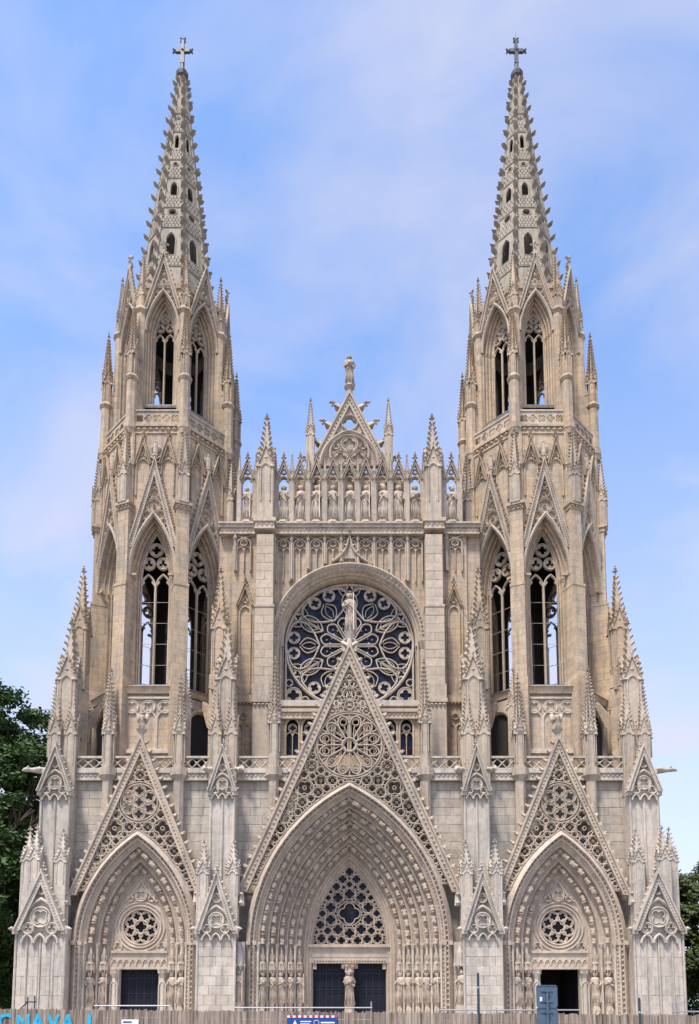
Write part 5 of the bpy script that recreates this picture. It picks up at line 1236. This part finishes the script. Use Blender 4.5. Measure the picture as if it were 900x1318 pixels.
# information board
bx0, bx1 = XP(370, 1312, YF), XP(434, 1312, YF); bz1 = ZP(1307, YF)
sg_ = tag(link('site_notice', None, loc=((bx0 + bx1) / 2, YF, bz1 - .45)), 'blue site notice with red and white striped top edge fixed to the fence', 'sign')
hw = (bx1 - bx0) / 2
p = MB(); p.box(-hw, hw, -.06, -.03, -.5, .45); p.build('board', 'blue', sg_)
for i in range(18): q = MB(); q.box(-hw + i * 2 * hw / 18, -hw + (i + 1) * 2 * hw / 18, -.064, -.058, .39, .452); q.build('stripe', 'red' if i % 2 else 'white', sg_)
for i, wd_ in enumerate((.30, .26, .18)): q = MB(); q.box(-hw + .36, -hw + .36 + wd_, -.064, -.06, .27 - i * .07, .30 - i * .07); q.build('print_line', 'white', sg_)
q = MB(); q.ring(.12, .25, .07, .014, -.066, -.06, 20); q.build('round_emblem', 'white', sg_)
q = MB(); q.box(.24, .62, -.064, -.06, .235, .275); q.build('print_line', 'white', sg_)
q = MB(); q.prism([(-.55, .05), (-.42, .05), (-.42, .22), (-.47, .33), (-.52, .22)], -.064, -.06); q.build('pictogram', 'white', sg_)
nx0, nx1 = XP(157, 1315, YF), XP(179, 1315, YF); nz = ZP(1312, YF)
nt_ = tag(link('white_notice', None, loc=((nx0 + nx1) / 2, YF, nz - .3)), 'small white paper notice pinned to the lath fence below the closed side door', 'sign')
hw = (nx1 - nx0) / 2; p = MB(); p.box(-hw, hw, -.04, -.03, -.3, .3); p.build('sheet', 'white', nt_); p = MB(); p.box(-hw * .8, hw * .2, -.043, -.04, .2, .25); p.build('print_line', 'signgrey', nt_); p = MB(); p.box(-hw * .9, hw * .9, -.043, -.04, .05, .09); p.build('print_line', 'red', nt_)
# traffic sign seen from behind, and two slender posts
YSG = -23.0; k = SC(1290, YSG)
ts = tag(link('traffic_sign', None, loc=(XP(704, 1290, YSG), YSG, 0)), 'grey back of a two-panel traffic sign before the open side doorway', 'sign')
def panel(zt, zb, w_):
    p = MB(); r = .05; pts = []
    for (cx, cz, a0) in ((w_ - r, zt - r, 0), (-w_ + r, zt - r, pi / 2), (-w_ + r, zb + r, pi), (w_ - r, zb + r, 1.5 * pi)): pts += [(cx + r * cos(a0 + pi / 2 * i / 4), cz + r * sin(a0 + pi / 2 * i / 4)) for i in range(5)]
    p.prism(pts[::-1], -.015, .012); p.sweep(pts, [(-.012, -.03), (-.012, -.012), (.012, -.012), (.012, -.03)], True); return p.build('panel', 'signgrey', ts)
z1, z2, z3 = ZP(1268.5, YSG), ZP(1296, YSG), ZP(1297, YSG)
panel(z1, z2, 13 * k); panel(z3, z3 - .62, 13 * k)
p = MB(); p.fr(0, -.06, 0, z1 - .08, .034, .034, 12); p.build('pole', 'signgrey', ts)
for zz in (z1 - .14, z1 - .42, z3 - .12): p = MB(); p.box(-.16, .16, -.04, -.016, zz - .018, zz + .018); p.box(-.05, .05, -.10, -.03, zz - .025, zz + .025); p.build('bracket', 'signgrey', ts)
p = MB(); p.box(-.19, -.13, -.036, -.03, z1 - .42, z1 - .30); p.build('sticker', 'white', ts)
for (px, ty_, lab) in ((616, 1252, 'tall slender dark blue post beside the buttress right of the central portal'), (823, 1284, 'short slender dark blue post before the pale corner buttress')):
    lab = 'tall slender dark blue post standing before the buttress next to the central portal' if px == 616 else lab
    po_ = tag(link('post', None, loc=(XP(px, 1290, YSG), YSG, 0)), lab, 'post', None); zt = ZP(ty_, YSG)
    p = MB(); p.lathe(0, 0, [(.06, 0), (.06, .04), (.036, .05), (.034, zt - .02), (.02, zt)], 10); p.build('shaft', 'slate', po_)
    p = MB(); p.lathe(0, 0, [(.036, zt - .42), (.042, zt - .41), (.042, zt - .38), (.036, zt - .37)], 10); p.build('collar', 'iron', po_)
# scaffold-tube guard rails on the forecourt
def tube(m, a, b, r):
    a, b = Vector(a), Vector(b); d = (b - a).normalized(); u = d.orthogonal().normalized(); v = d.cross(u)
    vs = [tuple(c + (u * cos(2 * pi * i / 8) + v * sin(2 * pi * i / 8)) * r) for c in (a, b) for i in range(8)]
    m.add(vs, [(i, (i + 1) % 8, (i + 1) % 8 + 8, i + 8) for i in range(8)] + [tuple(range(7, -1, -1)), tuple(range(8, 16))])
YL = -4.0
def rail(x0, x1, yrail, posts, lab):
    e = tag(link('guard_rail', None, loc=(XP((x0 + x1) / 2, yrail, YL), YL, 0)), lab, 'railing', None); ox = XP((x0 + x1) / 2, yrail, YL); z = ZP(yrail, YL)
    m = MB(); tube(m, (XP(x0, yrail, YL) - ox, 0, z), (XP(x1, yrail, YL) - ox, 0, z), .035); m.build('rail', 'iron', e)
    m = MB(); tube(m, (XP(x0, yrail, YL) - ox, 0, z - .6), (XP(x1, yrail, YL) - ox, 0, z - .6), .035); m.build('rail', 'iron', e)
    for (px, pt) in posts:
        m = MB(); tube(m, (XP(px, pt, YL) - ox, .08, 0), (XP(px, pt, YL) - ox, .08, ZP(pt, YL)), .035); m.build('upright', 'iron', e)
rail(121, 219, 1294.5, ((124, 1291), (215, 1292)), 'thin metal guard rail before the closed side door')
rail(302, 479, 1297, ((304, 1295), (396, 1293), (478, 1289)), 'long metal guard rail with uprights before the double doors')
rail(566, 748, 1300, ((568, 1297), (640, 1297)), 'metal guard rail between the central portal and the open side doorway')
rail(866, 905, 1302, ((867, 1291), (872, 1290)), 'short metal guard rail before the pale corner buttress beside the dark posts')
e = tag(link('scaffold_bracing', None, loc=(XP(38, 1290, YL), YL, 0)), 'small dark scaffold tubes in front of the corner buttress behind the graffiti', 'scaffold'); ox = XP(38, 1290, YL)
for (a, b) in (((36, 1283), (36, 1300)), ((45, 1282), (45, 1300)), ((26, 1299), (35, 1290)), ((33, 1289.5), (47, 1289.5))):
    m = MB(); tube(m, (XP(a[0], a[1], YL) - ox, 0, ZP(a[1], YL)), (XP(b[0], b[1], YL) - ox, .02, ZP(b[1], YL) - (1.8 if b[1] >= 1300 else 0)), .035); m.build('tube', 'slate', e)

# ------------------------------------------------------------------ trees
def tree(x, y, h, rx, label, seed, lm, n=15000, z0=.18, grp=None):
    rnd = random.Random(seed); root = tag(link('tree', None, loc=(x, y, 0)), label, 'tree', grp); t = MB(); tips = []
    def limb(p, d, l, r, depth):
        q = p + d * l; m_ = (p + q) / 2 + Vector((rnd.uniform(-1, 1), rnd.uniform(-1, 1), 0)) * l * .06
        prev, pr = p, r
        for nxt, nr in ((m_, r * .85), (q, r * .68)):
            dd = (nxt - prev).normalized(); u = dd.orthogonal().normalized(); v = dd.cross(u)
            t.add([tuple(c + (u * cos(2 * pi * i / 7) + v * sin(2 * pi * i / 7)) * rr) for c, rr in ((prev, pr), (nxt, nr)) for i in range(7)], [(i, (i + 1) % 7, (i + 1) % 7 + 7, i + 7) for i in range(7)]); prev, pr = nxt, nr
        if depth == 0: tips.append(q); return
        for k in range(3 if depth > 1 else 4):
            a = rnd.uniform(0, 2 * pi); sp_ = rnd.uniform(.35, .9); nd = (d + Vector((cos(a) * sp_, sin(a) * sp_, rnd.uniform(-.1, .35)))).normalized(); limb(q, nd, l * rnd.uniform(.6, .8), r * .6, depth - 1)
    limb(Vector((0, 0, 0)), Vector((0, 0, 1)), h * .24, h * .024, 4)
    t.build('trunk', 'bark', root)
    zc, rz = h * (.5 + z0 / 2), h * (.5 - z0 / 2); cl = []
    for k in range(260):
        while True:
            p = Vector((rnd.uniform(-1, 1), rnd.uniform(-1, 1), rnd.uniform(-1, 1)))
            if .25 < p.length < 1: break
        p = p.normalized() * (p.length ** .5); wob = .8 + .35 * noise.noise(p * 1.7 + Vector((seed, 0, 0)))
        cl.append((Vector((p.x * rx * wob, p.y * rx * wob, zc + p.z * rz * (1 if p.z > 0 else .9) * wob)), rnd.uniform(.09, .17) * rx))
    lv = []; lf = []
    for i in range(n):
        c, r = cl[rnd.randrange(len(cl))]; d = Vector((rnd.gauss(0, 1), rnd.gauss(0, 1), rnd.gauss(0, .7))); c2 = c + d * r * .62; s_ = rnd.uniform(.13, .27)
        u = Vector((rnd.gauss(0, 1), rnd.gauss(0, 1), rnd.gauss(0, .6))).normalized(); v = u.orthogonal().normalized(); o = len(lv)
        lv += [tuple(c2 - u * s_), tuple(c2 + v * s_ * .55), tuple(c2 + u * s_), tuple(c2 - v * s_ * .55)]; lf.append((o, o + 1, o + 2, o + 3))
    me = bpy.data.meshes.new('crown'); me.from_pydata(lv, [], lf); me.materials.append(M[lm]); link('crown', me, root)
YT_ = 16.0
tree(-26.2, 14, ZP(862, 14), 5.6, 'tall dark green broadleaf tree rising behind the corner buttress', 3, 'leaf', 60000, .05)
tree(-22.0, 22, ZP(965, 22), 4.4, 'lower dark green tree tucked between the tall tree and the church', 5, 'leaf', 32000, .05)
tree(-28.0, 24, ZP(1040, 24), 6.5, 'broad dense dark tree far behind the graffiti end of the fence', 9, 'leaf', 32000, .0)
tree(26.8, 16, ZP(1108, 16), 4.2, 'yellow green broadleaf tree beyond the corner of the church', 11, 'leaf2', 34000, .05)
tree(24.2, 24, ZP(1190, 24), 3.2, 'low dark green tree behind the scaffold corner of the church', 14, 'leaf', 16000, .0)
def hedge(x0, x1, y, h, label, seed):
    rnd = random.Random(seed); root = tag(link('hedge', None, loc=((x0 + x1) / 2, y, 0)), label, 'hedge'); lv = []; lf = []; st_ = MB(); hw = (x1 - x0) / 2
    for i in range(int(hw * 2)): xx = -hw + i + rnd.uniform(0, .6); st_.fr(xx, 0, 0, h * .7, .05, .02, 5, x1=xx + rnd.uniform(-.3, .3), y1=rnd.uniform(-.4, .4))
    st_.build('stems', 'bark', root)
    for i in range(int((x1 - x0) * h * 260)):
        xx = rnd.uniform(-hw, hw); hh = h * (.85 + .25 * noise.noise(Vector((xx * .6, seed, 0)))); c2 = Vector((xx, rnd.gauss(0, .55), hh * rnd.random() ** .8)); s_ = rnd.uniform(.09, .17)
        u = Vector((rnd.gauss(0, 1), rnd.gauss(0, 1), rnd.gauss(0, .7))).normalized(); v = u.orthogonal().normalized(); o = len(lv)
        lv += [tuple(c2 - u * s_), tuple(c2 + v * s_ * .55), tuple(c2 + u * s_), tuple(c2 - v * s_ * .55)]; lf.append((o, o + 1, o + 2, o + 3))
    me = bpy.data.meshes.new('foliage'); me.from_pydata(lv, [], lf); me.materials.append(M['leaf']); link('foliage', me, root)
hedge(-36, -19.5, 18, 5.5, 'dark hedge along the foot of the trees near the graffiti', 31)
hedge(19.5, 34, 19, 5.0, 'dark hedge below the yellow green tree', 33)
